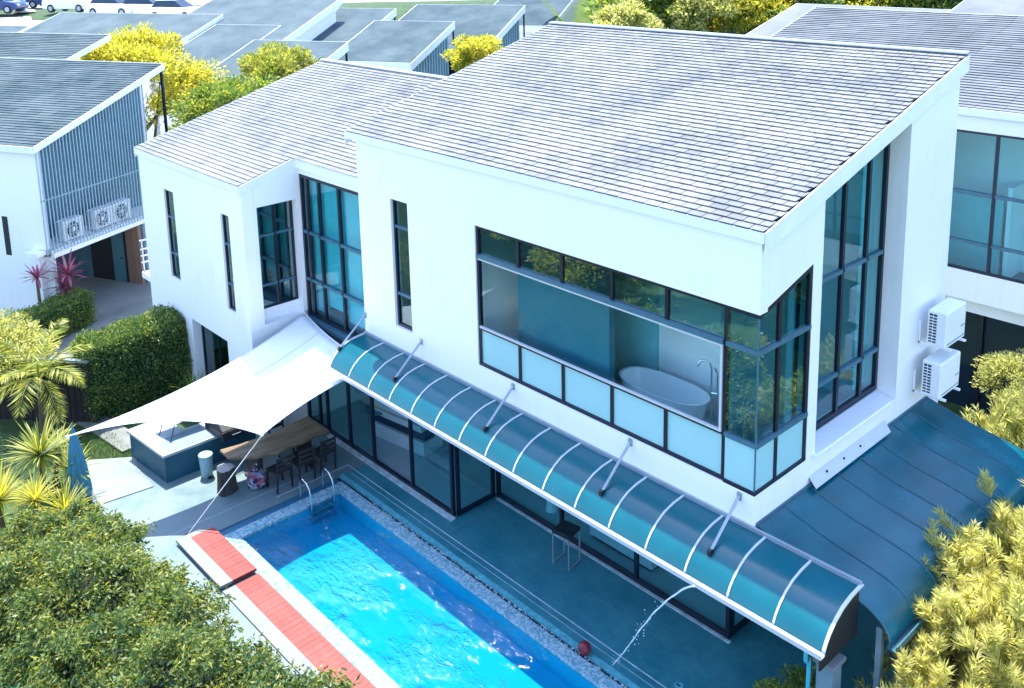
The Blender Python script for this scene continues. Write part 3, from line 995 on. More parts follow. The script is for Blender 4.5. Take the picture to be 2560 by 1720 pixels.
# ---- wing
def build_wing():
    us = [-19.2, -17.63, -17.02, -16.52, -14.46, -14.28, -13.84, -13.1]
    zs = [-0.35, 2.12, 3.04, 5.52, 6.27]
    wall_cells(us, zs, {(1, 2), (5, 2), (3, 0)}, 'y', -1.35, -1.05).build('wing_wall', 'white', H)
    window(H, 'y', -1.30, 0.07, [-17.63, -17.02], [3.045, 3.72, 4.75, 5.515], 0.05, 'glass_dark', rail_mat='rail', name='slit_window')
    window(H, 'y', -1.30, 0.07, [-14.28, -13.84], [3.045, 3.72, 4.75, 5.515], 0.05, 'glass_dark', rail_mat='rail', name='slit_window')
    window(H, 'y', -1.12, 0.06, [-16.515, -15.5, -14.465], [-0.05, 2.115], 0.06, 'glass', rails=False, name='glass_door')
    # side of the wing with a window set in a deep niche
    us = [-1.047, -0.98, 0.10, 0.35]
    zs = [-0.35, 2.85, 5.80, lambda u: wroofz(u) - 0.13]
    wall_cells(us, zs, {(1, 1)}, 'x', -13.4, -13.1).build('wing_wall', 'white', H)
    window(H, 'x', -13.33, 0.06, [-0.975, -0.42, 0.095], [3.16, 3.75, 5.0, 5.795], 0.055, 'glass_dark', rail_mat='rail', name='niche_window')
    MB().box(-13.40, -13.33, -0.978, 0.098, 2.852, 3.158).build('niche_back', 'white', H)
    # glazed wall between wing and main volume
    window(H, 'y', 0.20, 0.09, [-13.098, -12.80, -12.28, -11.40, -10.203], [2.80, 3.76, 4.98, 6.42], 0.075, 'glass', rail_mat='rail', name='stair_window')
    wall_cells([-13.098, -10.203], [6.423, 6.71], set(), 'y', 0.20, 0.4).build('wing_wall', 'white', H)
    MB().box(-13.098, -10.203, 0.10, 0.45, 2.66, 2.795).build('floor_band', 'rail', H)
    # hidden sides
    wall_cells([-1.047, 4.7], [-0.35, lambda u: wroofz(u) - 0.13], set(), 'x', -19.2, -19.0).build('wing_wall', 'white', H)
    wall_cells([-19.0, -10.21], [-0.35, wroofz(4.7) - 0.13], set(), 'y', 4.70, 4.83).build('wing_wall', 'white', H)
build_wing()

# ---- ground floor glazing
def build_ground_floor():
    window(H, 'y', 0.0, 0.08, [-13.09, -12.5, -12.14, -11.16, -10.16, -8.69, -7.24], [0.02, 2.66], 0.07, 'glass', rails=False, name='sliding_door', open_cells={(4, 0)})
    window(H, 'x', -7.165, 0.06, [0.083, 1.13], [0.02, 2.66], 0.08, 'glass', rails=False, name='sliding_door')
    window(H, 'y', 1.15, 0.08, [-7.16, -5.2, -3.24, -1.15], [0.02, 2.66], 0.075, 'glass', rails=False, name='sliding_door')
    window(H, 'x', -1.15, 0.06, [1.235, 3.5, 6.0], [0.02, 2.66], 0.08, 'glass', rails=False, name='sliding_door')
    MB().box(-12.0, -7.16, -0.13, -0.003, 0.0, 0.03).build('threshold', 'joint', H)
    MB().box(-7.10, -1.10, 1.085, 1.147, 0.0, 0.016).build('threshold', 'joint', H)
    # rooms behind
    MB().box(-13.0, -7.26, 0.085, 1.24, 0.003, 0.018).build('interior_floor', 'infloor', H)
    MB().box(-13.0, -1.235, 1.242, 5.6, 0.003, 0.018).build('interior_floor', 'infloor', H)
    MB().box(-13.0, -1.235, 3.6, 3.75, 0.0, 2.69).build('interior_wall', 'inwall', H)
    MB().box(-13.097, -13.003, 0.36, 5.6, 0.0, 2.64).build('interior_wall', 'inwall', H)
    MB().box(-8.3, -8.2, 2.6, 3.59, 0.02, 2.69).build('interior_wall', 'inwall', H)
    # upper rooms: bathroom behind the ribbon window
    MB().box(-6.6, -0.62, 0.205, 1.78, 3.30, 3.65).build('interior_floor', 'intile', H)
    MB().box(-6.6, -0.62, 1.782, 2.02, 2.96, 7.4).build('interior_wall', 'inwall', H)
    MB().box(-6.72, -6.602, 0.205, 1.78, 2.96, 7.4).build('interior_wall', 'inwall', H)
    MB().box(-5.60, -3.28, 0.48, 0.62, 3.652, 7.2).build('partition', 'inteal', H)
    MB().box(-4.4, -3.22, 1.62, 1.78, 3.652, 7.2).build('partition', 'curtain', H)
    MB().box(-0.80, -0.70, 0.205, 1.78, 3.652, 7.4).build('interior_wall', 'inwall', H)
    MB().box(-6.6, -0.82, 0.21, 1.78, 7.42, 7.48).build('ceiling', 'inwall', H)
    # room behind the tall side window and the stair hall
    MB().box(-5.5, -0.61, 2.03, 6.1, 3.30, 3.36).build('interior_floor', 'infloor', H)
    MB().box(-3.0, -0.61, 4.6, 4.7, 3.362, 8.2).build('interior_wall', 'inwall', H)
    MB().box(-3.1, -3.0, 2.03, 4.7, 3.362, 8.0).build('interior_wall', 'inwall', H)
    MB().box(-0.60, -0.56, 3.95, 4.42, 3.85, 8.1).build('curtain', 'curtain', H)
    MB().box(-0.60, -0.56, 2.0, 2.5, 3.85, 7.7).build('curtain', 'curtain', H)
    MB().box(-13.0, -10.25, 0.46, 4.6, 2.70, 2.80).build('interior_floor', 'infloor', H)
    MB().box(-13.0, -10.25, 2.6, 2.75, 2.81, 6.7).build('interior_wall', 'inwall', H)
    # roller blinds drawn behind the stair window
    for x0, x1, z0 in ((-13.0, -12.82, 2.95), (-12.79, -12.29, 2.95), (-12.27, -11.41, 3.2), (-11.39, -10.22, 3.05)):
        MB().box(x0, x1, 0.34, 0.352, z0, 6.38).build('blind', 'curtain', H)
    MB().box(-18.9, -13.42, 1.6, 1.75, 0.0, 6.6).build('interior_wall', 'inwall', H)
    MB().box(-18.9, -13.42, -1.0, 1.6, 2.75, 2.9).build('interior_floor', 'infloor', H)
build_ground_floor()

def spline(ctrl, k_):
    out = []
    for i in range(len(ctrl) - 1):
        p0 = ctrl[max(0, i - 1)]; p1 = ctrl[i]; p2 = ctrl[i + 1]; p3 = ctrl[min(len(ctrl) - 1, i + 2)]
        for k in range(k_):
            t = k / k_
            f = lambda a, b, c, d: 0.5 * (2 * b + (c - a) * t + (2 * a - 5 * b + 4 * c - d) * t * t + (3 * b - a - 3 * c + d) * t ** 3)
            out.append((f(p0[0], p1[0], p2[0], p3[0]), f(p0[1], p1[1], p2[1], p3[1])))
    out.append(ctrl[-1])
    return out

# ---- curved awning over the sliding doors
def build_awning():
    prof = [(0.0, 3.235), (-0.30, 3.215), (-0.52, 3.165), (-0.70, 3.075), (-0.84, 2.965), (-0.93, 2.86), (-0.985, 2.76)]
    xl, xr = -10.18, 1.72
    fine = spline(prof, 4)
    n = 16
    ex = [xl + (xr - xl) * i / n for i in range(n + 1)]
    base = MB()                                             # the wall plate is the part
    base.box(xl, xr, -0.05, -0.002, 3.20, 3.29)
    A = base.build('awning', 'greymetal', H)
    for i in range(n):
        m = MB()
        x0, x1 = ex[i] + 0.004, ex[i + 1] - 0.004
        vs = [(x, p[0], p[1]) for x in (x0, x1) for p in fine]
        k = len(fine)
        m.add(vs, [(j, k + j, k + j + 1, j + 1) for j in range(k - 1)])
        m.add([(p[0], p[1] + 0.003, p[2] - 0.010) for p in vs], [(j + 1, k + j + 1, k + j, j) for j in range(k - 1)])
        o = m.build('panel', 'awning', A)
        o.data.polygons.foreach_set('use_smooth', [True] * len(o.data.polygons))
    for i in range(n + 1):
        w = 0.016 if 0 < i < n else 0.024
        m = MB()
        for (a, b) in zip(prof[:-1], prof[1:]):
            m.hexa([(ex[i] - w, b[0], b[1] - 0.002), (ex[i] + w, b[0], b[1] - 0.002), (ex[i] + w, a[0], a[1] - 0.002), (ex[i] - w, a[0], a[1] - 0.002), (ex[i] - w, b[0], b[1] + 0.022), (ex[i] + w, b[0], b[1] + 0.022), (ex[i] + w, a[0], a[1] + 0.022), (ex[i] - w, a[0], a[1] + 0.022)])
        m.build('rib', 'whitemetal', A)
    g = MB(); g.prism([(-0.975, 2.745), (-0.975, 2.705), (-1.085, 2.705), (-1.085, 2.775), (-1.065, 2.775), (-1.065, 2.725), (-0.995, 2.725), (-0.995, 2.745)], 'x', xl - 0.05, xr + 0.02)
    g.build('gutter', 'whitemetal', A)
    # closed dark gable at the near end
    poly = [(p[0], p[1] - 0.02) for p in prof] + [(-0.985, 2.45), (-0.02, 2.45)]
    m = MB(); m.prism(poly, 'x', xr - 0.06, xr - 0.035); m.build('end_panel', 'black', A)
    # tie rods up to the wall
    for x, z in ((-10.17, 3.67), (-8.09, 3.69), (-5.25, 3.68), (-2.38, 3.70), (-0.25, 3.68)):
        m = MB(); m.tube([(x, -0.02, z), (x, -0.72, 3.10)], 0.024, 8); m.build('tie_rod', 'greymetal', A)
        m = MB(); m.box(x - 0.035, x + 0.035, -0.03, -0.002, z - 0.06, z + 0.06).build('bracket', 'greymetal', A)
        m = MB(); m.box(x - 0.03, x + 0.03, -0.76, -0.68, 3.045, 3.135).build('bracket', 'black', A)
build_awning()

# ---- metal canopy along the side wall
def build_canopy():
    ctrl = [(0.0, 3.27), (0.72, 3.07), (1.36, 2.955), (1.74, 2.87), (1.96, 2.76), (2.07, 2.63), (2.11, 2.52)]
    prof = spline(ctrl, 4)
    ys = [0.08, 0.81, 1.55, 2.26, 2.95, 3.64, 4.34, 5.05, 5.76]
    base = MB(); base.box(0.002, 0.035, 0.06, 5.76, 3.262, 3.315)
    A = base.build('side_canopy', 'seam', H)
    for a, b in zip(ys[:-1], ys[1:]):
        vs, fs = [], []
        nP = len(prof)
        # each sheet is bowed a little between its seams
        cols = 5
        for j in range(cols):
            yy = a + 0.006 + (b - a - 0.012) * j / (cols - 1)
            bow = 0.004 * math.sin(math.pi * j / (cols - 1))
            for (x, z) in prof:
                vs.append((x + 0.03 * (x < 0.01), yy, z - bow))
        for j in range(cols - 1):
            for i in range(nP - 1):
                q = j * nP + i
                fs.append((q, q + 1, q + nP + 1, q + nP))
        m = MB(); m.add(vs, fs)
        m.add([(p[0] - 0.004, p[1], p[2] - 0.012) for p in vs], [f[::-1] for f in fs])
        o = m.build('sheet', 'canopy', A, smooth=True)
    for y in ys:
        m = MB()
        for (p, q) in zip(prof[:-1], prof[1:]):
            m.hexa([(p[0], y - 0.012, p[1]), (q[0], y - 0.012, q[1]), (q[0], y + 0.012, q[1]), (p[0], y + 0.012, p[1]), (p[0], y - 0.006, p[1] + 0.018), (q[0] + 0.006, y - 0.006, q[1] + 0.018), (q[0] + 0.006, y + 0.006, q[1] + 0.018), (p[0], y + 0.006, p[1] + 0.018)])
        m.build('seam', 'seam', A)
    g = MB(); g.prism([(2.09, 2.50), (2.09, 2.42), (2.22, 2.42), (2.22, 2.52), (2.20, 2.52), (2.20, 2.44), (2.11, 2.44), (2.11, 2.50)], 'y', 0.06, 5.78)
    g.build('gutter', 'seam', A)
    for y in (0.15, 2.9, 5.7):
        m = MB(); m.box(1.88, 1.96, y, y + 0.08, -0.1, 2.60); m.build('post', 'postgrey', A)
build_canopy()

# ------------------------------------------------------------------ neighbouring houses
A26 = math.radians(26)
R26 = Matrix.Rotation(A26, 4, 'Z')

def roof_slab(parent, x0, x1, y0, y1, zf, mat, fas=0.22, courses=0.0, name='roof'):
    m = MB()
    m.hexa([(x0, y0, zf(y0) - 0.12), (x1, y0, zf(y0) - 0.12), (x1, y1, zf(y1) - 0.12), (x0, y1, zf(y1) - 0.12), (x0, y0, zf(y0)), (x1, y0, zf(y0)), (x1, y1, zf(y1)), (x0, y1, zf(y1))])
    r = m.build(name, mat, parent, world_co=False)
    t = 0.03
    def board(a, b, n):
        q = MB()
        q.hexa([(a[0], a[1], a[2] - fas), (b[0], b[1], b[2] - fas), (b[0] + n[0], b[1] + n[1], b[2] - fas), (a[0] + n[0], a[1] + n[1], a[2] - fas), (a[0], a[1], a[2] + 0.012), (b[0], b[1], b[2] + 0.012), (b[0] + n[0], b[1] + n[1], b[2] + 0.012), (a[0] + n[0], a[1] + n[1], a[2] + 0.012)])
        q.build('fascia', 'fascia', r, world_co=False)
    board((x0, y0 - 0.002, zf(y0)), (x1, y0 - 0.002, zf(y0)), (0, -t, 0))
    board((x1 + 0.002, y0, zf(y0)), (x1 + 0.002, y1, zf(y1)), (t, 0, 0))
    board((x0 - 0.002 - t, y0, zf(y0)), (x0 - 0.002 - t, y1, zf(y1)), (t, 0, 0))
    board((x0, y1 + 0.002, zf(y1)), (x1, y1 + 0.002, zf(y1)), (0, t, 0))
    if courses > 0:                        # tile courses as real steps, slightly uneven along their length
        c = MB()
        sl = (zf(y1) - zf(y0)) / (y1 - y0)
        y = y0
        while y < y1 - 0.05:
            ye = min(y + courses * 1.2, y1)
            nx = max(6, int((x1 - x0) / 0.6))
            for i in range(nx):
                a = x0 + (x1 - x0) * i / nx; b = x0 + (x1 - x0) * (i + 1) / nx - 0.006
                lf = 0.034 + rnd.uniform(-0.003, 0.004)
                z0, z1 = zf(y) + lf, zf(ye) + 0.006
                c.hexa([(a, y, z0 - 0.012), (b, y, z0 - 0.012), (b, ye, z1 - 0.006), (a, ye, z1 - 0.006), (a, y, z0), (b, y, z0), (b, ye, z1), (a, ye, z1)])
            y += courses
        o = c.build('tile_courses', mat, r, world_co=False)
        o['kind'] = 'stuff'
        r.data.materials[0] = MAT['under']
    return r

def ac_unit(loc, rotz, label, group, wall_bracket=True, fan=False):
    t = thing('air_conditioner', label, 'air conditioner', loc, rotz, group)
    b = MB(); b.box(-0.17, 0.17, -0.42, 0.42, 0.04, 0.72)
    b.build('casing', 'acgrey', t, bevel=0.03, world_co=False, seg=3)
    # coil grille on the narrow side facing -y, fan side facing +x
    g = MB()
    g.box(-0.13, 0.0, -0.428, -0.421, 0.12, 0.66)
    gr = g.build('side_grille', 'acdark', t, world_co=False)
    for k in range(9):
        MB().box(-0.135, 0.005, -0.436, -0.4285, 0.155 + 0.056 * k, 0.172 + 0.056 * k).build('grille_bar', 'acgrey', gr, world_co=False)
    MB().box(-0.068, -0.056, -0.438, -0.4365, 0.11, 0.67).build('grille_bar', 'acgrey', gr, world_co=False)
    if fan: ac_fan(t)
    else:
        MB().box(0.171, 0.176, -0.36, 0.36, 0.10, 0.13).build('panel_line', 'slat', t, world_co=False)
        MB().box(0.171, 0.176, 0.20, 0.36, 0.30, 0.33).build('handle_recess', 'slat', t, world_co=False)
    for y in (-0.3, 0.3):
        m = MB(); m.box(-0.36 if wall_bracket else -0.2, 0.24, y - 0.025, y + 0.025, 0.0, 0.035)
        if wall_bracket: m.box(-0.355, -0.32, y - 0.025, y + 0.025, -0.02, 0.42)
        m.build('bracket', 'acgrey', t, world_co=False)
    return t

def ac_fan(t):
    f = MB()
    pts = [(0.205, -0.08 + 0.27 * math.cos(a), 0.38 + 0.27 * math.sin(a)) for a in [2 * math.pi * i / 24 for i in range(25)]]
    f.tube(pts, 0.012, 6)
    f.tube([(p[0], -0.08 + (p[1] + 0.08) * 0.6, 0.38 + (p[2] - 0.38) * 0.6) for p in pts], 0.008, 6)
    for a in range(6):
        t2 = math.pi * a / 6
        f.bar((0.205, -0.08 - 0.27 * math.cos(t2), 0.38 - 0.27 * math.sin(t2)), (0.205, -0.08 + 0.27 * math.cos(t2), 0.38 + 0.27 * math.sin(t2)), 0.01, 0.01)
    f.build('fan_guard', 'acgrey', t, world_co=False)
    d = MB(); d.prism([(-0.08 + 0.26 * math.cos(2 * math.pi * i / 24), 0.38 + 0.26 * math.sin(2 * math.pi * i / 24)) for i in range(24)], 'x', 0.171, 0.178)
    d.build('fan_opening', 'acdark', t, world_co=False)
    MB().box(0.206, 0.222, -0.14, -0.02, 0.32, 0.44).build('fan_hub', 'acgrey', t, world_co=False)

def build_left_neighbour():
    P = (-26.18, 1.17, -0.12)
    t = thing('slatted_house', 'white neighbouring house with tall grey blue vertical slat screen and blue grey roof', 'house', P, A26)
    zf = lambda y: 6.04 + 0.30 * (y + 4.23)
    kw = dict(world_co=False)
    roof_slab(t, -9.0, 0.12, -4.35, 1.70, zf, 'tile_blue', 0.2, 0.16)
    roof_slab(t, -12.0, -4.6, 1.74, 4.1, zf, 'tile_blue', 0.2, 0.16)
    # front wall and the volumes below the roof
    wall_cells([-9.0, -0.35, -0.003], [-0.2, 2.62, 5.86], {(1, 0)}, 'y', -4.2, -4.0).build('front_wall', 'white', t, **kw)
    MB().box(-0.35, -0.02, -4.0, -3.86, -0.2, 2.30).build('front_wall', 'white', t, **kw)
    MB().box(-0.55, -0.01, -4.55, -4.20, 2.48, 2.60).build('ledge', 'white', t, **kw)
    wall_cells([-9.0, -0.9], [2.62, lambda u: 7.3], set(), 'y', 1.45, 1.6).build('back_wall', 'white', t, **kw)
    m = MB(); m.prism([(-3.99, 2.62), (1.44, 2.62), (1.44, zf(1.44) - 0.16), (-3.99, zf(-3.99) - 0.16)], 'x', -1.05, -0.9)
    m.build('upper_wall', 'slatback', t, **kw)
    MB().box(-9.0, -0.02, -3.99, 1.44, 2.40, 2.60).build('floor_slab', 'white', t, **kw)
    MB().box(-0.06, 0.10, -4.0, 0.45, 2.30, 2.44).build('beam', 'white', t, **kw)
    # slat screen
    sc = MB(); sc.box(0.0, 0.03, -4.22, 0.58, 2.56, 2.60); sc.box(0.0, 0.03, -4.22, 0.58, 4.2, 4.24)
    s = sc.build('slat_screen', 'slat', t, **kw)
    n = 36
    for i in range(n):
        y = -4.2 + 4.78 * i / (n - 1)
        m = MB(); m.hexa([(0.032, y - 0.017, 2.42), (0.055, y - 0.017, 2.42), (0.055, y + 0.017, 2.42), (0.032, y + 0.017, 2.42), (0.032, y - 0.017, zf(y - 0.017) - 0.17), (0.055, y - 0.017, zf(y - 0.017) - 0.17), (0.055, y + 0.017, zf(y + 0.017) - 0.17), (0.032, y + 0.017, zf(y + 0.017) - 0.17)])
        m.build('slat', 'slat', s, **kw)
    MB().box(0.02, 0.10, 1.55, 1.63, -0.2, zf(1.6) - 0.2).build('post', 'frame', t, **kw)
    MB().box(-0.06, 0.06, -0.06, 0.06, -0.2, 2.29).build('post', 'postgrey', t, **kw)
    # carport back wall with its doors
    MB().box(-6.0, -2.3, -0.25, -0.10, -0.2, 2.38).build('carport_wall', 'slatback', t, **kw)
    MB().box(-2.29, -1.28, -0.24, -0.11, -0.2, 2.38).build('dark_door', 'black', t, **kw)
    d = MB().box(-1.26, -0.72, -0.27, -0.12, -0.15, 2.36).build('door', 'door_teal', t, **kw)
    MB().box(-0.86, -0.80, -0.31, -0.272, 0.95, 1.0).build('handle', 'black', d, **kw)
    MB().box(-0.71, -0.62, -0.26, -0.12, -0.2, 2.38).build('door_jamb', 'black', t, **kw)
    MB().box(-0.61, 0.0, -0.25, -0.10, -0.2, 2.29).build('panel', 'door_brown', t, **kw)
    # window slit far left
    MB().box(-1.75, -1.52, -4.215, -4.203, 2.3, 3.6).build('window', 'frame', t, **kw)
    for i, y in enumerate((-2.98, -1.70, -0.82)):
        lab = ['white air conditioner behind the slat screen, alone at the left', 'white air conditioner behind the slat screen, middle of the three', 'white air conditioner behind the slat screen, rightmost of the three'][i]
        q = R26 @ Vector((-0.20, y, 0)) + Vector(P)
        ac_unit((q.x, q.y, 2.60 - 0.12 + 0.003), A26, lab, 'air conditioners behind the slats', False, True)
build_left_neighbour()

def build_right_neighbour():
    P = (-2.0, 11.2, -0.12)
    t = thing('neighbour_house', 'white neighbouring house with grey tiled roof and wide window at the right edge', 'house', P, 0)
    kw = dict(world_co=False)
    zf = lambda y: 7.99 + 0.286 * y
    roof_slab(t, -7.0, 9.0, -0.03, 5.75, zf, 'tile_right', 0.16, 0.1455)
    wall_cells([-6.6, -0.6, 9.0], [3.35, 4.07, 7.45, 7.86], {(1, 1)}, 'y', 0.03, 0.23).build('front_wall', 'white', t, **kw)
    MB().box(-6.6, 9.0, 0.23, 5.5, 3.35, 3.6).build('floor_slab', 'white', t, **kw)
    wall_cells([0.235, 5.5], [-0.1, lambda u: zf(u) - 0.14], set(), 'x', -6.6, -6.4).build('end_wall', 'white', t, **kw)
    wall_cells([-6.4, 9.0], [-0.1, 9.4], set(), 'y', 5.5, 5.65).build('back_wall', 'white', t, **kw)
    w = MB()
    w.box(-0.6, 9.0, 0.05, 0.12, 4.07, 4.13); w.box(-0.6, 9.0, 0.05, 0.12, 7.39, 7.45)
    w = w.build('ribbon_window', 'frame', t, **kw)
    us = [-0.6, 0.92, 2.2, 3.5, 4.8, 6.2, 7.6, 9.0]
    for u in us[1:-1]:
        MB().box(u - 0.035, u + 0.035, 0.05, 0.12, 4.13, 7.39).build('mullion', 'frame', w, **kw)
    for z in (4.78, 5.98):
        for a, b in zip(us[:-1], us[1:]):
            MB().box(a + 0.036, b - 0.036, 0.04, 0.12, z - 0.035, z + 0.035).build('rail', 'rail', w, **kw)
    for a, b in zip(us[:-1], us[1:]):
        for z0, z1 in ((4.13, 4.745), (4.815, 5.945), (6.015, 7.39)):
            MB().box(a + 0.036, b - 0.036, 0.08, 0.092, z0, z1).build('pane', 'glass', w, **kw)
    MB().box(-6.3, 9.0, 0.24, 3.0, 3.61, 3.68).build('interior_floor', 'inteal', t, **kw)
    MB().box(-6.3, 9.0, 1.9, 2.0, 3.69, 8.4).build('interior_wall', 'inwall', t, **kw)
    MB().box(-0.5, 0.75, 1.2, 1.32, 3.69, 5.6).build('partition', 'curtain', t, **kw)
    MB().box(0.9, 1.0, 1.0, 1.89, 3.69, 6.0).build('partition', 'inwall', t, **kw)
    MB().box(-6.4, 9.0, 1.3, 1.4, -0.1, 3.34).build('ground_floor_glazing', 'carglass', t, **kw)
    for x in (-2.2, 0.4, 3.0):
        MB().box(x, x + 0.10, 1.20, 1.295, -0.1, 3.34).build('post', 'frame', t, **kw)
    MB().box(-6.6, 9.0, 0.35, 0.6, 2.95, 3.34).build('lintel', 'fascia', t, **kw)
build_right_neighbour()

# wall-mounted outdoor units on the side wall of the house
ac_unit((0.36, 5.55, 4.55), 0, 'white outdoor air conditioner on the side wall, upper of the two', 'air conditioners on the side wall')
ac_unit((0.36, 5.45, 3.62), 0, 'white outdoor air conditioner on the side wall, lower one just above the canopy', 'air conditioners on the side wall')

def far_house(label, parts, clad=None, name='far_house', white_front=True, posts=()):
    """parts: (x0, x1, yfront, yback, ztop) in the turned frame; mono-pitch roofs rising to the back"""
    x0 = parts[0][0]; y0 = parts[0][2]
    q = R26 @ Vector((x0, y0, 0))
    t = thing(name, label, 'house', (q.x, q.y, 0), A26, 'houses with single pitch roofs behind')
    kw = dict(world_co=False)
    for (xa, xb, ya, yb, zt) in parts:
        xa -= x0; xb -= x0; ya -= y0; yb -= y0
        zf = lambda y, yb=yb, zt=zt: zt - 0.30 * (yb - y)
        roof_slab(t, xa, xb, ya, yb, zf, 'tile_blue', 0.42)
        m = MB()
        e = 0.3
        m.prism([(ya + e, -1.0), (yb - e, -1.0), (yb - e, zf(yb - e) - 0.15), (ya + e, zf(ya + e) - 0.15)], 'x', xa + e, xb - e)
        m.build('wall', 'white', t, **kw)
        # windows in the wall facing the pool and in the right-hand wall
        zb = zf(ya)
        for k in range(2):
            xm = xa + (xb - xa) * (0.32 + 0.36 * k)
            f = MB().box(xm - 0.55, xm + 0.55, ya + e - 0.05, ya + e - 0.002, zb - 2.2, zb - 0.95).build('window', 'frame', t, **kw)
            MB().box(xm - 0.49, xm - 0.02, ya + e - 0.065, ya + e - 0.052, zb - 2.14, zb - 1.0).build('pane', 'carglass', f, **kw)
            MB().box(xm + 0.02, xm + 0.49, ya + e - 0.065, ya + e - 0.052, zb - 2.14, zb - 1.0).build('pane', 'carglass', f, **kw)
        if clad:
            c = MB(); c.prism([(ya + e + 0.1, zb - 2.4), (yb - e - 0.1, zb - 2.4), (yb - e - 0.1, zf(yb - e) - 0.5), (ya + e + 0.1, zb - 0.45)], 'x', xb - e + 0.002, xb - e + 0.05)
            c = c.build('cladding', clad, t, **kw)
            n = 14
            for i in range(n):
                y = ya + e + 0.3 + (yb - ya - 2 * e - 0.6) * i / (n - 1)
                MB().box(xb - e + 0.052, xb - e + 0.09, y - 0.05, y + 0.05, zb - 2.35, zf(y) - 0.55).build('batten', 'slat', c, **kw)
            MB().box(xb - 0.1, xb - 0.02, yb - 0.12, yb - 0.04, -1.0, zf(yb) - 0.45).build('post', 'frame', t, **kw)
    return t
far_house('house behind the yellow tree with a broad blue grey roof and thick white verge', [(-48.6, -35.8, 27.6, 34.1, 7.7)])
far_house('low roofed house tucked against the shaded verge left of the far roofs', [(-35.5, -31.0, 27.0, 33.1, 7.2)], 'slatback')
far_house('house beside the parked cars whose roof runs out of the top of the picture', [(-38.9, -29.6, 30.8, 37.6, 8.5)])
far_house('narrow house with a dark corner post just above the wing roof', [(-27.6, -22.3, 22.0, 26.0, 7.2)], 'slatback')
far_house('house with two stepped roofs and a slatted side mid back row', [(-26.9, -21.7, 31.2, 36.8, 7.2), (-31.0, -26.92, 33.0, 39.5, 7.7)], 'slatback')
far_house('right house of the back row with dark slatted side by a yellow bush', [(-27.1, -19.6, 36.6, 42.8, 7.7)], 'slatback')
far_house('white house at the top edge behind the back row next to the banana plant', [(-24.5, -19.0, 46.0, 52.0, 7.9)])
far_house('pale grey roof at the far left edge below the car park', [(-62.0, -50.2, 27.0, 33.0, 6.9)])

# pale roof corner behind the main ridge, on the right
t = thing('far_house', 'house of which only a pale grey roof corner shows behind the main ridge', 'house', (-10.2, 20.2, 0), 0, 'houses with single pitch roofs behind')
roof_slab(t, -5.0, 1.6, 0, 6.0, lambda y: 7.2 + 0.27 * y, 'tile_right', 0.2)
m = MB(); m.prism([(0.3, -0.5), (5.7, -0.5), (5.7, 8.5), (0.3, 7.1)], 'x', -4.7, 1.3); m.build('wall', 'white', t, world_co=False)
t = thing('far_house', 'house with a plain grey roof in the top right corner', 'house', (-6.5, 20.0, 0), 0, 'houses with single pitch roofs behind')
roof_slab(t, -1.5, 14.0, 1.0, 8.0, lambda y: 7.6 + 0.27 * y, 'tile_right', 0.2)
m = MB(); m.prism([(1.3, -0.5), (7.7, -0.5), (7.7, 9.4), (1.3, 7.75)], 'x', -1.2, 13.7); m.build('wall', 'white', t, world_co=False)

# ------------------------------------------------------------------ furniture and small things
def build_bath():
    t = thing('bathtub', 'white oval freestanding bathtub behind the wide upper window', 'bathtub', (-2.58, 1.10, 3.655))
    m = MB()
    prof = [(0.30, 0.0), (0.36, 0.02), (0.42, 0.30), (0.46, 0.56), (0.47, 0.60), (0.44, 0.60), (0.40, 0.45), (0.33, 0.16), (0.05, 0.13)]
    m.lathe(prof, (0, 0, 0), 40, sx=1.95, sy=0.86, sup=0.8)
    m.build('tub', 'ceramic', t, smooth=True, world_co=False)
    t2 = thing('bath_tap', 'tall chrome floor standing bath tap beside the oval tub', 'tap', (-1.80, 1.42, 3.655))
    m = MB(); m.tube([(0, 0, 0), (0, 0, 1.05), (-0.02, -0.01, 1.15), (-0.09, -0.05, 1.20), (-0.17, -0.09, 1.18), (-0.21, -0.11, 1.08)], 0.018, 10)
    m.build('spout', 'steel', t2, smooth=True, world_co=False)
    m = MB(); m.tube([(0.09, 0.04, 0.0), (0.09, 0.04, 1.0)], 0.014, 8); m.tube([(0, 0, 0.62), (0.09, 0.04, 0.62)], 0.022, 8); m.tube([(0.09, 0.04, 1.0), (0.06, 0.0, 1.1)], 0.022, 8)
    m.build('hand_shower', 'steel', t2, smooth=True, world_co=False)
build_bath()

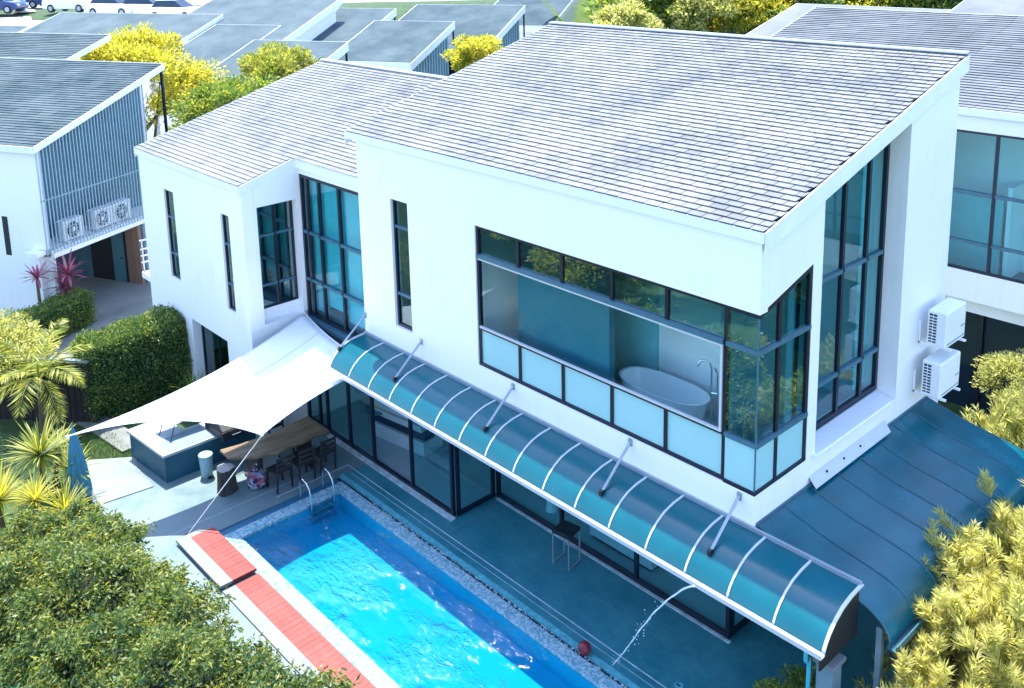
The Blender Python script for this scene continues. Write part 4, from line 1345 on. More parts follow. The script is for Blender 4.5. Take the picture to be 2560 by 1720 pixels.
def build_interior_things():
    t = thing('white_cabinet', 'white cabinet with open drawers seen through the open sliding door', 'cabinet', (-10.4, 1.15, 0.02), 0.15)
    kw = dict(world_co=False)
    MB().box(-0.85, 0.85, -0.3, 0.35, 0.0, 0.35).build('base', 'whitemetal', t, bevel=0.01, **kw)
    MB().box(-0.85, 0.85, -0.25, 0.35, 0.38, 0.62).build('body', 'acdark', t, **kw)
    MB().box(-0.85, 0.85, -0.36, 0.35, 0.64, 0.78).build('drawer', 'whitemetal', t, bevel=0.01, **kw)
    MB().box(-0.85, 0.85, -0.3, 0.35, 0.80, 0.98).build('top', 'whitemetal', t, bevel=0.01, **kw)
    t = thing('paper_stack', 'flat tray with pale plates standing on the white cabinet', 'tray', (-10.25, 1.15, 1.003), 0.15)
    MB().box(-0.4, 0.35, -0.2, 0.2, 0.0, 0.05).build('tray', 'curtain', t, bevel=0.01, **kw)
    for x, y in ((-0.22, -0.05), (0.02, 0.06), (0.2, -0.06)):
        MB().lathe([(0.03, 0.052), (0.09, 0.07), (0.10, 0.085), (0.08, 0.08)], (x, y, 0), 14).build('plate', 'ceramic', t, smooth=True, **kw)
    t = thing('side_table', 'small round table on thin metal legs behind the left sliding doors', 'table', (-11.1, 0.75, 0.02))
    MB().lathe([(0.30, 0.70), (0.31, 0.71), (0.31, 0.74), (0.30, 0.75)], (0, 0, 0), 24).build('top', 'rail', t, smooth=True, **kw)
    for a in (0.4, 2.5, 4.6):
        m = MB(); m.tube([(0.24 * math.cos(a), 0.24 * math.sin(a), 0), (0.2 * math.cos(a), 0.2 * math.sin(a), 0.70)], 0.012, 6); m.build('leg', 'steel', t, **kw)
    t = thing('fruit', 'small bunch of yellow fruit on the round table indoors', 'fruit', (-11.1, 0.75, 0.772))
    m = MB()
    for k in range(4):
        a = 0.5 * k
        m.tube([(-0.09 + 0.02 * k, -0.07 + 0.04 * k, 0.02), (0.0, -0.03 + 0.03 * k, 0.055), (0.09, -0.02 + 0.02 * k, 0.025)], [0.012, 0.024, 0.010], 7)
    m.build('banana', plain('fruit_yellow', (0.55, 0.42, 0.03), 0.5), t, smooth=True, **kw)
    t = thing('pedestal', 'white round pedestal behind the glass under the awning', 'pedestal', (-5.95, 1.65, 0.02))
    MB().lathe([(0.13, 0), (0.13, 0.04), (0.115, 0.05), (0.115, 0.50), (0.13, 0.52), (0.13, 0.55)], (0, 0, 0), 24).build('shaft', 'ceramic', t, smooth=True, **kw)
    t = thing('low_cabinet', 'long low white cabinet behind the glass near the bar stool', 'cabinet', (-4.0, 1.75, 0.02))
    MB().box(-0.75, 0.85, -0.22, 0.22, 0.08, 0.50).build('body', 'whitemetal', t, bevel=0.01, **kw)
    MB().box(-0.77, 0.87, -0.24, 0.24, 0.502, 0.54).build('top', 'whitemetal', t, bevel=0.006, **kw)
    MB().box(-0.7, 0.8, -0.18, 0.18, 0.0, 0.078).build('plinth', 'black', t, **kw)
build_interior_things()

def build_stool():
    t = thing('bar_stool', 'black topped bar stool with thin metal frame on the deck under the awning', 'stool', (-4.56, 0.66, 0.0), 0.16)
    kw = dict(world_co=False)
    MB().box(-0.20, 0.20, -0.20, 0.20, 0.66, 0.74).build('seat', 'black', t, bevel=0.012, **kw)
    for sx in (-1, 1):
        for sy in (-1, 1):
            MB().box(sx * 0.185 - 0.011, sx * 0.185 + 0.011, sy * 0.185 - 0.011, sy * 0.185 + 0.011, 0.022, 0.658).build('leg', 'greymetal', t, **kw)
    for sx in (-1, 1):
        MB().box(sx * 0.185 - 0.012, sx * 0.185 + 0.012, -0.197, 0.197, 0.0, 0.021).build('floor_bar', 'greymetal', t, **kw)
    MB().box(-0.173, 0.173, 0.176, 0.194, 0.22, 0.24).build('foot_rest', 'greymetal', t, **kw)
build_stool()

def build_counter():
    t = thing('outdoor_counter', 'dark blue outdoor kitchen counter with pale stone top beside the terrace', 'counter', (-13.6, -3.0, 0))
    b = MB()
    b.prism([(-14.50, -3.95), (-12.80, -3.82), (-12.78, -1.60), (-13.55, -1.60), (-13.60, -3.05), (-14.55, -3.15)], 'z', 0.0, 0.62)
    b.build('base', 'counter', t)
    s = MB(); s.prism([(-14.54, -4.0), (-12.77, -3.86), (-12.75, -1.58), (-13.57, -1.58), (-13.64, -3.02), (-14.6, -3.10)], 'z', 0.622, 0.69)
    s.build('top', 'stone', t, bevel=0.012)
    m = MB(); m.box(-13.5, -12.84, -3.70, -2.65, 0.692, 0.700); m.build('worktop_inset', 'postgrey', t)
    g = thing('barbecue', 'black barbecue box at the end of the counter under the sail', 'barbecue', (-12.85, -2.15, 0.695))
    m = MB(); m.box(-13.3, -12.35, -2.62, -1.75, 0.70, 0.92); m.build('body', 'black', g, bevel=0.02)
    m = MB(); m.hexa([(-13.3, -2.62, 0.925), (-12.35, -2.62, 0.925), (-12.35, -1.75, 0.925), (-13.3, -1.75, 0.925), (-13.15, -2.58, 1.08), (-12.62, -2.58, 1.08), (-12.62, -1.79, 1.08), (-13.15, -1.79, 1.08)]); m.build('lid', 'black', g, bevel=0.03)
    m = MB(); m.tube([(-12.32, -2.4, 0.83), (-12.28, -2.4, 0.83), (-12.28, -2.2, 0.83), (-12.32, -2.2, 0.83)], 0.012, 8); m.build('handle', 'steel', g)
    p = thing('slanted_board', 'white slanted board on thin black legs on the counter', 'board', (-13.5, -3.2, 0.703))
    m = MB(); m.hexa([(-14.0, -3.55, 0.98), (-13.35, -3.45, 0.98), (-13.35, -2.5, 1.12), (-14.0, -2.6, 1.12), (-14.0, -3.55, 1.0), (-13.35, -3.45, 1.0), (-13.35, -2.5, 1.14), (-14.0, -2.6, 1.14)]); m.build('panel', 'whitemetal', p)
    for a, b in (((-13.20, -3.50, 0.705), (-13.38, -3.30, 1.0)), ((-13.70, -3.55, 0.705), (-13.75, -3.42, 1.0)), ((-13.3, -2.56, 0.705), (-13.38, -2.6, 1.1))):
        q = MB(); q.tube([a, b], 0.012, 6); q.build('leg', 'black', p)
build_counter()

def build_bin():
    t = thing('waste_bin', 'pale blue pedal bin standing in front of the counter', 'bin', (-12.45, -3.02, 0.0))
    kw = dict(world_co=False)
    MB().lathe([(0.125, 0.0), (0.13, 0.02), (0.155, 0.46), (0.15, 0.47)], (0, 0, 0), 24).build('body', 'bin', t, smooth=True, **kw)
    MB().lathe([(0.158, 0.472), (0.165, 0.49), (0.16, 0.53), (0.12, 0.555), (0.02, 0.56)], (0, 0, 0), 24).build('lid', 'bin', t, smooth=True, **kw)
    MB().box(0.09, 0.19, -0.05, 0.05, 0.005, 0.035).build('pedal', 'black', t, bevel=0.008, **kw)
build_bin()

def build_stump():
    t = thing('tree_stump', 'tree stump stool with pale cut top standing on the deck', 'stump', (-11.55, -2.98, 0.0))
    kw = dict(world_co=False)
    ph = [rnd.uniform(0, 6.28) for _ in range(4)]
    wob = lambda k, s: 1 + 0.07 * math.sin(3 * 6.283 * k / s + ph[0]) + 0.04 * math.sin(7 * 6.283 * k / s + ph[1]) + 0.02 * math.sin(15 * 6.283 * k / s + ph[2])
    MB().lathe([(0.225, 0.0), (0.215, 0.08), (0.195, 0.3), (0.19, 0.5), (0.193, 0.555)], (0, 0, 0), 40, wob=wob).build('bark', 'bark', t, smooth=True, **kw)
    MB().lathe([(0.186, 0.556), (0.184, 0.568), (0.02, 0.572)], (0, 0, 0), 40, wob=wob).build('cut_top', 'cutwood', t, **kw)
build_stump()

def build_table():
    t = thing('dining_table', 'long live edge wooden dining table under the white sail', 'table', (-11.5, -1.75, 0))
    L = [(-12.02, -2.86), (-11.93, -2.45), (-11.90, -2.04), (-11.86, -1.62), (-11.93, -1.1), (-11.98, -0.62)]
    Rr = [(-10.98, -0.62), (-11.04, -1.0), (-10.97, -1.35), (-11.03, -1.6), (-10.95, -1.95), (-11.10, -2.2), (-11.16, -2.45), (-11.36, -2.65), (-11.58, -2.88)]
    m = MB(); m.prism((L + Rr)[::-1], 'z', 0.69, 0.76)
    m.build('table_top', 'tabletop', t, bevel=0.015)
    for y in (-2.3, -1.05):
        m = MB(); m.box(-11.75, -11.2, y - 0.06, y + 0.06, 0.06, 0.685); m.box(-11.85, -11.1, y - 0.1, y + 0.1, 0.0, 0.058)
        m.build('leg', 'chairwood', t, bevel=0.01)
    def chair(loc, rz, label, first=[None]):
        g = 'chairs at the dining table'
        if first[0] is not None:
            return copy_thing(first[0], loc, rz, label, g)
        c = thing('dining_chair', label, 'chair', loc, rz, g)
        first[0] = c
        kw = dict(world_co=False)
        MB().box(-0.21, 0.21, -0.21, 0.21, 0.42, 0.46).build('seat', 'chairwood', c, bevel=0.012, **kw)
        for sx in (-1, 1):
            MB().hexa([(sx * 0.19 - 0.018, -0.20, 0), (sx * 0.19 + 0.018, -0.20, 0), (sx * 0.19 + 0.018, -0.165, 0), (sx * 0.19 - 0.018, -0.165, 0), (sx * 0.18 - 0.02, -0.20, 0.419), (sx * 0.18 + 0.02, -0.20, 0.419), (sx * 0.18 + 0.02, -0.16, 0.419), (sx * 0.18 - 0.02, -0.16, 0.419)]).build('leg', 'chairwood', c, **kw)
            MB().hexa([(sx * 0.19 - 0.018, 0.20, 0), (sx * 0.19 + 0.018, 0.20, 0), (sx * 0.19 + 0.018, 0.235, 0), (sx * 0.19 - 0.018, 0.235, 0), (sx * 0.18 - 0.018, 0.27, 0.86), (sx * 0.18 + 0.018, 0.27, 0.86), (sx * 0.18 + 0.018, 0.295, 0.86), (sx * 0.18 - 0.018, 0.295, 0.86)]).build('back_leg', 'chairwood', c, **kw)
        for z in (0.56, 0.68, 0.80):
            MB().box(-0.16, 0.16, 0.245 + (z - 0.5) * 0.07, 0.263 + (z - 0.5) * 0.07, z - 0.035, z + 0.035).build('back_slat', 'chairwood', c, **kw)
        return c
    chair((-10.86, -2.05, 0), -math.pi / 2 + 0.05, 'dark wooden chair on the pool side of the table, nearest the patterned bag')
    chair((-10.80, -1.50, 0), -math.pi / 2 - 0.04, 'dark wooden chair on the pool side of the table, middle one')
    chair((-10.82, -0.95, 0), -math.pi / 2 + 0.02, 'dark wooden chair on the pool side of the table, nearest the house')
    chair((-12.15, -1.25, 0), math.pi / 2, 'dark wooden chair on the far side of the table under the sail')
    # patterned bag
    mt, nt, b = _mat('floral_cloth')
    v = nt.nodes.new('ShaderNodeTexVoronoi'); v.inputs['Scale'].default_value = 13
    nt.links.new(geo_pos(nt), v.inputs['Vector'])
    r = ramp(nt, v.outputs['Color'], [(0.2, (0.02, 0.02, 0.05)), (0.4, (0.55, 0.57, 0.66)), (0.6, (0.05, 0.05, 0.12)), (0.8, (0.42, 0.10, 0.15))])
    nt.links.new(r.outputs['Color'], b.inputs['Base Color'])
    b.inputs['Roughness'].default_value = 0.8
    t = thing('cloth_bag', 'patterned black, white and pink cloth bag on the deck beside the table', 'bag', (-11.22, -2.42, 0))
    wob = lambda k, s: 1 + 0.10 * math.sin(3 * 6.283 * k / s) + 0.06 * math.sin(5 * 6.283 * k / s + 1)
    MB().lathe([(0.13, 0.0), (0.19, 0.05), (0.21, 0.20), (0.19, 0.34), (0.13, 0.43), (0.10, 0.40), (0.02, 0.36)], (0, 0, 0), 22, wob=wob).build('body', mt, t, smooth=True, world_co=False)
    m = MB(); m.tube([(-0.10, 0, 0.40), (-0.07, 0.01, 0.52), (0.0, 0.02, 0.56), (0.07, 0.01, 0.52), (0.10, 0, 0.40)], 0.012, 6); m.build('handle', mt, t, world_co=False)
build_table()

def build_sail():
    P1 = Vector((-12.55, -5.84, 2.05)); P2 = Vector((-13.06, 0.10, 2.86)); P3 = Vector((-9.75, -0.12, 2.62)); P4 = Vector((-9.72, -2.94, 2.06))
    t = thing('shade_sail', 'white four cornered shade sail stretched over the dining table', 'shade sail', (-11.3, -2.0, 0))
    n = 28
    def edge(a, b, s, inward, k):
        m = a.lerp(b, s)
        return m + inward * (4 * s * (1 - s) * k)
    ctr = (P1 + P2 + P3 + P4) / 4
    def inw(a, b):
        d = ctr - (a + b) / 2
        e = (b - a).normalized()
        d = d - e * d.dot(e)
        return d.normalized()
    e12, e43, e14, e23 = inw(P1, P2), inw(P4, P3), inw(P1, P4), inw(P2, P3)
    vs = []
    for i in range(n + 1):
        u = i / n
        for j in range(n + 1):
            v = j / n
            a = edge(P1, P2, v, e12, 0.44); b = edge(P4, P3, v, e43, 0.16)
            c = edge(P1, P4, u ** 1.5, e14, 0.46); d = edge(P2, P3, u, e23, 0.12)
            bl = P1 * (1 - u) * (1 - v) + P4 * u * (1 - v) + P2 * (1 - u) * v + P3 * u * v
            p = a * (1 - u) + b * u + c * (1 - v) + d * v - bl
            p.z -= 0.22 * math.sin(math.pi * u) * math.sin(math.pi * v)
            p.z += 0.018 * math.sin(9 * u + 2 * v) * math.sin(math.pi * u) * math.sin(math.pi * v)
            vs.append(p)
    fs = []
    for i in range(n):
        for j in range(n):
            q = i * (n + 1) + j
            fs.append((q, q + n + 1, q + n + 2, q + 1))
    m = MB(); m.add(vs, fs)
    o = m.build('fabric', 'sail', t, smooth=True)
    s = o.modifiers.new('thickness', 'SOLIDIFY'); s.thickness = 0.006
    def S(i, j): return vs[i * (n + 1) + j]
    for line in ([S(i, 0) for i in range(n + 1)], [S(i, n) for i in range(n + 1)], [S(0, j) for j in range(n + 1)], [S(n, j) for j in range(n + 1)]):
        q = MB(); q.tube([p + Vector((0, 0, 0.002)) for p in line], 0.011, 6); q.build('hem', 'rope', t, smooth=True)
    for k in (9, 19):
        q = MB()
        for j in range(n):
            a, b = S(k, j) + Vector((0, 0, 0.006)), S(k, j + 1) + Vector((0, 0, 0.006))
            q.bar(a, b, 0.03, 0.003)
        q.build('seam', 'rope', t)
    for p in (P1, P2, P3, P4):
        q = MB(); q.lathe([(0.05, -0.006), (0.055, 0.0), (0.05, 0.012)], (p.x, p.y, p.z), 14); q.build('corner_plate', 'steel', t)
    G4 = Vector((-10.61, -4.32, 0.0))
    mid = P4.lerp(G4, 0.14)
    q = MB(); q.tube([P4, mid], 0.016, 8); q.build('turnbuckle', 'steel', t)
    q = MB(); q.tube([mid, G4], 0.009, 6); q.build('rope', 'rope', t)
    q = MB(); q.tube([G4 + Vector((0, -0.03, 0)), G4 + Vector((0, -0.02, 0.05)), G4 + Vector((0, 0.03, 0.05)), G4 + Vector((0, 0.04, 0))], 0.012, 6); q.build('ground_hook', 'black', t)
    q = MB(); q.tube([P1, Vector((-14.28, -6.0, 0.95))], 0.007, 6); q.build('rope', 'rope', t)
    for a, b in ((P2, Vector((-13.1, 0.2, 2.9))), (P3, Vector((-9.7, 0.0, 2.64)))):
        q = MB(); q.tube([a, b], 0.012, 6); q.build('wall_eye', 'steel', t)
build_sail()

def build_umbrella():
    t = thing('garden_umbrella', 'closed blue garden umbrella standing between the spiky plants', 'umbrella', (-13.55, -5.45, 0.0))
    kw = dict(world_co=False)
    m = MB(); m.tube([(0, 0, -0.1), (0, 0, 1.75)], 0.02, 8); m.build('pole', 'greymetal', t, **kw)
    wob = lambda k, s: 1 + 0.16 * math.cos(8 * 6.283 * k / s)
    MB().lathe([(0.23, 0.10), (0.225, 0.25), (0.18, 0.75), (0.115, 1.25), (0.05, 1.6), (0.018, 1.70)], (0, 0, 0), 48, wob=wob).build('canopy', 'umb', t, smooth=True, **kw)
    MB().lathe([(0.018, 1.70), (0.025, 1.73), (0.005, 1.80)], (0, 0, 0), 10).build('finial', 'greymetal', t, smooth=True, **kw)
build_umbrella()

def build_pool_things():
    # boards beside the pool
    t = thing('pool_board', 'raised red and grey platform board at the corner of the pool', 'platform', (-9.48, -4.24, 0))
    def planks(x0, x1, y0, y1, z0, z1, par):
        n = int(round((x1 - x0) / 0.135))
        for i in range(n):
            a = x0 + (x1 - x0) * i / n; b = x0 + (x1 - x0) * (i + 1) / n - 0.005
            MB().box(a, b, y0, y1, z0, z1 + rnd.uniform(-0.0015, 0.0015)).build('plank', 'red', par)
    planks(-10.33, -8.49, -4.36, -3.865, 0.06, 0.115, t)
    m = MB(); m.box(-10.47, -8.49, -4.62, -4.362, 0.06, 0.113); m.box(-10.47, -10.332, -4.362, -3.865, 0.06, 0.113); m.build('grey_edge', 'board_grey', t)
    MB().box(-10.40, -8.58, -4.54, -3.92, 0.003, 0.058).build('plinth', 'black', t)
    t = thing('pool_board', 'long lower red and grey board running along the garden side of the pool', 'platform', (-4.5, -4.2, 0))
    planks(-8.44, 1.2, -4.34, -3.865, 0.003, 0.035, t)
    MB().box(-8.44, 1.2, -4.60, -4.342, 0.003, 0.033).build('grey_edge', 'board_grey', t)
    # ladder
    t = thing('pool_ladder', 'steel pool ladder with two curved handrails at the far end of the pool', 'ladder', (-9.8, -1.65, 0))
    for y in (-1.95, -1.38):
        m = MB(); m.tube([(-10.13, y, -0.05), (-10.13, y, 0.34), (-10.09, y, 0.46), (-9.99, y, 0.52), (-9.86, y, 0.50), (-9.74, y, 0.40), (-9.69, y, 0.25), (-9.68, y, 0.0), (-9.68, y, -0.40)], 0.021, 10)
        m.build('handrail', 'steel', t, smooth=True)
    for z in (-0.14, -0.28):
        MB().box(-9.74, -9.63, -1.93, -1.40, z, z + 0.03).build('step', 'steel', t, bevel=0.006)
    # ball
    o = MB()
    prof = [(0.115 * math.sin(math.pi * i / 16), -0.115 * math.cos(math.pi * i / 16)) for i in range(17)]
    prof[0] = (0.002, -0.115); prof[-1] = (0.002, 0.115)
    t = thing('ball', 'dark red ball lying at the edge of the pool', 'ball', (-2.66, -0.86, 0.115))
    MB().lathe(prof, (0, 0, 0), 28).build('skin', 'ball', t, smooth=True, world_co=False)
    m = MB(); m.tube([(0.1155 * math.cos(a), 0.1155 * math.sin(a) * 0.5, 0.1155 * math.sin(a) * 0.866) for a in [2 * math.pi * i / 32 for i in range(33)]], 0.003, 5); m.build('seam', 'black', t, world_co=False)
    # water falling from the gutter of the awning
    pts, rs = [], []
    a = Vector((-0.25, -1.09, 2.70)); 
    b = Vector((-2.14, -0.72, 0.0))
    for i in range(41):
        s = i / 40
        p = a.lerp(b, s)
        p.z = 2.72 * (1 - s ** 1.25) + 0.004
        p.x += 0.020 * math.sin(9 * s + 1) * s + 0.005 * math.sin(37 * s)
        p.y += 0.018 * math.cos(23 * s) * s
        pts.append(p); rs.append(0.016 * (1 - 0.55 * s) * (1 + 0.45 * math.sin(61 * s) * s))
    t = thing('water_stream', 'thin white stream of water falling from the awning gutter onto the deck', 'water stream', (-2.14, -0.72, 0))
    m = MB(); m.tube(pts, rs, 7); m.build('jet', 'water_jet', t, smooth=True)
    d = MB()
    for k in range(46):
        s = 0.35 + 0.65 * rnd.random()
        p = pts[int(s * 40)]
        r = rnd.uniform(0.004, 0.011)
        d.lathe([(0.2 * r, -r), (r, 0), (0.2 * r, r)], (p.x + rnd.gauss(0, 0.05), p.y + rnd.gauss(0, 0.05), max(r, p.z + rnd.gauss(0, 0.04))), 6)
    g = d.build('drops', 'water_jet', t, smooth=True); g['kind'] = 'stuff'
    # floor drain
    t = thing('floor_drain', 'small round floor drain in the deck near the bottom edge', 'drain', (-1.13, -0.27, 0.0))
    MB().lathe([(0.075, 0.001), (0.075, 0.006), (0.05, 0.008), (0.048, 0.004)], (0, 0, 0), 20).build('ring', 'tealstrip', t, world_co=False)
    for k in range(2):
        MB().lathe([(0.018, 0.005), (0.018, 0.010)], (-0.02 + 0.04 * k, 0, 0), 10).build('hole', 'black', t, world_co=False)
    # post and downpipe at the end of the awning
    t = thing('gate_post', 'grey square post with flat cap under the end of the awning', 'post', (1.52, -0.42, 0))
    MB().box(1.40, 1.64, -0.56, -0.30, -0.1, 2.18).build('shaft', 'postgrey', t, bevel=0.01)
    MB().box(1.36, 1.68, -0.60, -0.26, 2.183, 2.25).build('cap', 'board_grey', t, bevel=0.01)
    t = thing('downpipe', 'bright teal downpipe bending from the awning gutter to the grey post', 'pipe', (1.36, -0.70, 0))
    m = MB(); m.tube([(1.50, -1.03, 2.70), (1.50, -1.03, 2.55), (1.48, -0.98, 2.48), (1.37, -0.72, 2.30), (1.345, -0.66, 2.22), (1.34, -0.65, 2.1), (1.34, -0.65, -0.1)], 0.03, 10); m.build('pipe', 'pipe', t, smooth=True)
build_pool_things()

def build_fences():
    # dark timber fence behind the palm
    t = thing('timber_fence', 'dark timber fence with a top rail behind the palm', 'fence', (-17.6, -5.0, 0))
    a, b = Vector((-19.6, -6.1, 0)), Vector((-16.95, -3.95, 0))
    d = (b - a); L = d.length; d.normalize()
    nrm = Vector((d.y, -d.x, 0))
    n = 22
    for i in range(n):
        s0, s1 = L * i / n + 0.008, L * (i + 1) / n - 0.008
        p, q = a + d * s0, a + d * s1
        h = 1.55 + rnd.uniform(-0.015, 0.015)
        w = nrm * 0.03
        m = MB(); m.hexa([(p.x, p.y, -0.1), (q.x, q.y, -0.1), (q.x + w.x, q.y + w.y, -0.1), (p.x + w.x, p.y + w.y, -0.1), (p.x, p.y, h), (q.x, q.y, h), (q.x + w.x, q.y + w.y, h), (p.x + w.x, p.y + w.y, h)])
        m.build('plank', 'fence', t)
    m = MB(); m.bar((a.x, a.y, 1.62), (b.x, b.y, 1.62), 0.12, 0.06); m.build('top_rail', 'greymetal', t)
    for s in (0.02, 0.5, 0.98):
        p = a + d * (L * s) - nrm * 0.08
        MB().box(p.x - 0.06, p.x + 0.06, p.y - 0.06, p.y + 0.06, -0.1, 1.70).build('post', 'fence', t)
    # brown fence below the side canopy
    t = thing('plank_fence', 'weathered brown plank fence below the side canopy among the bushes', 'fence', (2.3, 1.5, 0))
    y = -0.9
    while y < 5.5:
        w = rnd.uniform(0.10, 0.13); h = 1.75 + rnd.uniform(-0.1, 0.1)
        MB().box(2.26, 2.29, y, y + w - 0.012, -0.12, h).build('plank', 'fencebrown', t)
        y += w
    MB().box(2.295, 2.34, -0.9, 5.5, 0.45, 0.53).build('rail', 'fencebrown', t)
    MB().box(2.295, 2.34, -0.9, 5.5, 1.30, 1.38).build('rail', 'fencebrown', t)
    # outside stair beside the wing
    t = thing('outside_stair', 'white outside stair landing with thin metal railing left of the wing', 'stair', (-19.8, -0.9, 0))
    MB().box(-20.2, -19.22, -1.2, 0.6, 2.30, 2.46).build('landing', 'white', t)
    for k in range(6):
        MB().box(-20.2, -19.22, 0.602 + 0.28 * k, 0.88 + 0.28 * k, 2.46 - 0.38 * (k + 1), 2.62 - 0.38 * (k + 1)).build('step', 'white', t)
    for y in (-1.15, -0.35, 0.5):
        MB().box(-20.2, -20.16, y, y + 0.04, 2.462, 3.45).build('baluster', 'greymetal', t)
    for z in (2.75, 2.95, 3.15, 3.42):
        m = MB(); m.bar((-20.18, -1.19, z), (-20.18, 0.58, z), 0.03, 0.035); m.build('rail', 'whitemetal', t)
    MB().box(-20.1, -19.95, -0.4, -0.2, -0.2, 2.298).build('support', 'white', t)
build_fences()

# ------------------------------------------------------------------ far parked cars and lamp
def make_car(label, loc, rz, mat, first={}):
    g = 'cars in the far car park'
    if mat in first:
        return copy_thing(first[mat], loc, rz, label, g)
    t = thing('parked_car', label, 'car', loc, rz, g)
    first[mat] = t
    kw = dict(world_co=False)
    body = [(-2.25, 0.35), (-2.28, 0.75), (-2.15, 0.98), (-1.0, 1.05), (1.0, 1.02), (1.95, 0.92), (2.25, 0.72), (2.28, 0.38), (2.1, 0.28), (-2.1, 0.28)]
    m = MB(); m.prism(body, 'y', -0.88, 0.88); m.build('body', mat, t, bevel=0.08, seg=3, **kw)
    m = MB()
    m.hexa([(-1.75, -0.80, 1.03), (1.15, -0.80, 1.02), (1.15, 0.80, 1.02), (-1.75, 0.80, 1.03), (-1.35, -0.66, 1.55), (0.35, -0.66, 1.57), (0.35, 0.66, 1.57), (-1.35, 0.66, 1.55)])
    m.build('windows', 'carglass', t, bevel=0.05, **kw)
    MB().hexa([(-1.42, -0.68, 1.55), (0.42, -0.68, 1.57), (0.42, 0.68, 1.57), (-1.42, 0.68, 1.55), (-1.3, -0.62, 1.62), (0.28, -0.62, 1.64), (0.28, 0.62, 1.64), (-1.3, 0.62, 1.62)]).build('roof', mat, t, bevel=0.03, **kw)
    for x in (-1.38, 1.40):
        for s in (-1, 1):
            w = MB(); w.prism([(x + 0.34 * math.cos(2 * math.pi * i / 18), 0.34 + 0.34 * math.sin(2 * math.pi * i / 18)) for i in range(18)], 'y', s * 0.90, s * 0.68)
            w = w.build('wheel', 'tyre', t, **kw)
            r = MB(); r.prism([(x + 0.2 * math.cos(2 * math.pi * i / 12), 0.34 + 0.2 * math.sin(2 * math.pi * i / 12)) for i in range(12)], 'y', s * 0.915, s * 0.902)
            r.build('rim', 'greymetal', w, **kw)
    for s in (-1, 1):
        MB().box(2.22, 2.30, s * 0.62 - 0.16, s * 0.62 + 0.16, 0.64, 0.78).build('headlight', 'ceramic', t, **kw)
        MB().box(-2.31, -2.24, s * 0.66 - 0.12, s * 0.66 + 0.12, 0.72, 0.92).build('tail_light', 'red', t, **kw)
    return t
CARS = [((-76.1, 15.7), 0.55, 'carwhite', 'white car parked alone in the far car park'),
        ((-71.6, 17.5), 0.52, 'carwhite', 'white car behind a roof, left one of the far car row'),
        ((-69.4, 19.3), 0.62, 'carwhite', 'white car behind a roof, middle one of the far car row'),
        ((-66.9, 20.6), 0.52, 'carwhite', 'white car behind a roof, right one of the far car row'),
        ((-80.6, 11.2), 0.75, 'carblue', 'dark blue car at the left edge of the far car park'),
        ((-85.8, 14.7), 0.75, 'carblue', 'dark blue car farthest back in the car park')]
for (x, y), rz, mt, lab in CARS:
    make_car(lab, (x, y, terrain_z(x, y) + 0.09), rz, mt)
t = thing('lamp_post', 'slim pale lamp post standing on a round base in the car park', 'lamp post', (-80.3, 13.2, terrain_z(-80.3, 13.2) + 0.08))
m = MB(); m.lathe([(0.9, 0), (0.8, 0.12), (0.25, 0.2), (0.16, 0.6), (0.10, 3.0), (0.08, 7.0)], (0, 0, 0), 12); m.build('pole', 'whitemetal', t, smooth=True, world_co=False)
m = MB(); m.bar((0, 0, 6.95), (1.2, 0, 7.15), 0.1, 0.08); m.build('arm', 'whitemetal', t, world_co=False)
m = MB(); m.box(1.0, 1.7, -0.15, 0.15, 7.1, 7.22); m.build('lamp_head', 'greymetal', t, world_co=False)
t = thing('far_wall', 'long dusty wall behind the car park at the top edge', 'wall', (-110, 30, terrain_z(-110, 30)), math.radians(42))
MB().box(-25, 25, -0.2, 0.2, -0.5, 3.0).build('panel', 'earth', t, world_co=False)
MB().box(-25, 25, -0.3, 0.3, 3.0, 3.2).build('coping', 'carpark', t, world_co=False)

# ------------------------------------------------------------------ plants
def unit(a):
    return a / np.maximum(np.linalg.norm(a, axis=-1, keepdims=True), 1e-9)

def mesh_np(name, V, F, mat, parent, smooth=False):
    """V (n,3), F (m,k) as numpy arrays, in the parent's own frame"""
    me = bpy.data.meshes.new(name)
    n, (m, k) = len(V), F.shape
    me.vertices.add(n)
    me.vertices.foreach_set('co', np.ascontiguousarray(V, dtype=np.float32).ravel())
    me.loops.add(m * k)
    me.loops.foreach_set('vertex_index', np.ascontiguousarray(F, dtype=np.int32).ravel())
    me.polygons.add(m)
    me.polygons.foreach_set('loop_start', np.arange(0, m * k, k, dtype=np.int32))
    me.polygons.foreach_set('loop_total', np.full(m, k, dtype=np.int32))
    if smooth:
        me.polygons.foreach_set('use_smooth', np.ones(m, dtype=bool))
    me.materials.append(MAT[mat] if isinstance(mat, str) else mat)
    me.update(calc_edges=True)
    me.validate()
    o = bpy.data.objects.new(name, me)
    COL.objects.link(o)
    if parent is not None:
        o.parent = parent
        WM[o.name] = WM[parent.name]
    return o

def leaf_quads(P, D, L, W, fold=0.25):
    """kite-shaped leaves at P along D; L, W arrays or numbers"""
    n = len(P)
    D = unit(D)
    R = NR.normal(size=(n, 3))
    S = unit(np.cross(D, R))
    N = np.cross(S, D)
    L = np.broadcast_to(np.asarray(L, float), (n,))[:, None]
    W = np.broadcast_to(np.asarray(W, float), (n,))[:, None]
    a = P
    b = P + D * L * 0.45 + S * W * 0.5 + N * W * fold
    c = P + D * L - N * L * 0.08
    d = P + D * L * 0.45 - S * W * 0.5 + N * W * fold
    V = np.stack([a, b, c, d], 1).reshape(-1, 3)
    F = np.arange(4 * n).reshape(n, 4)
    return V, F

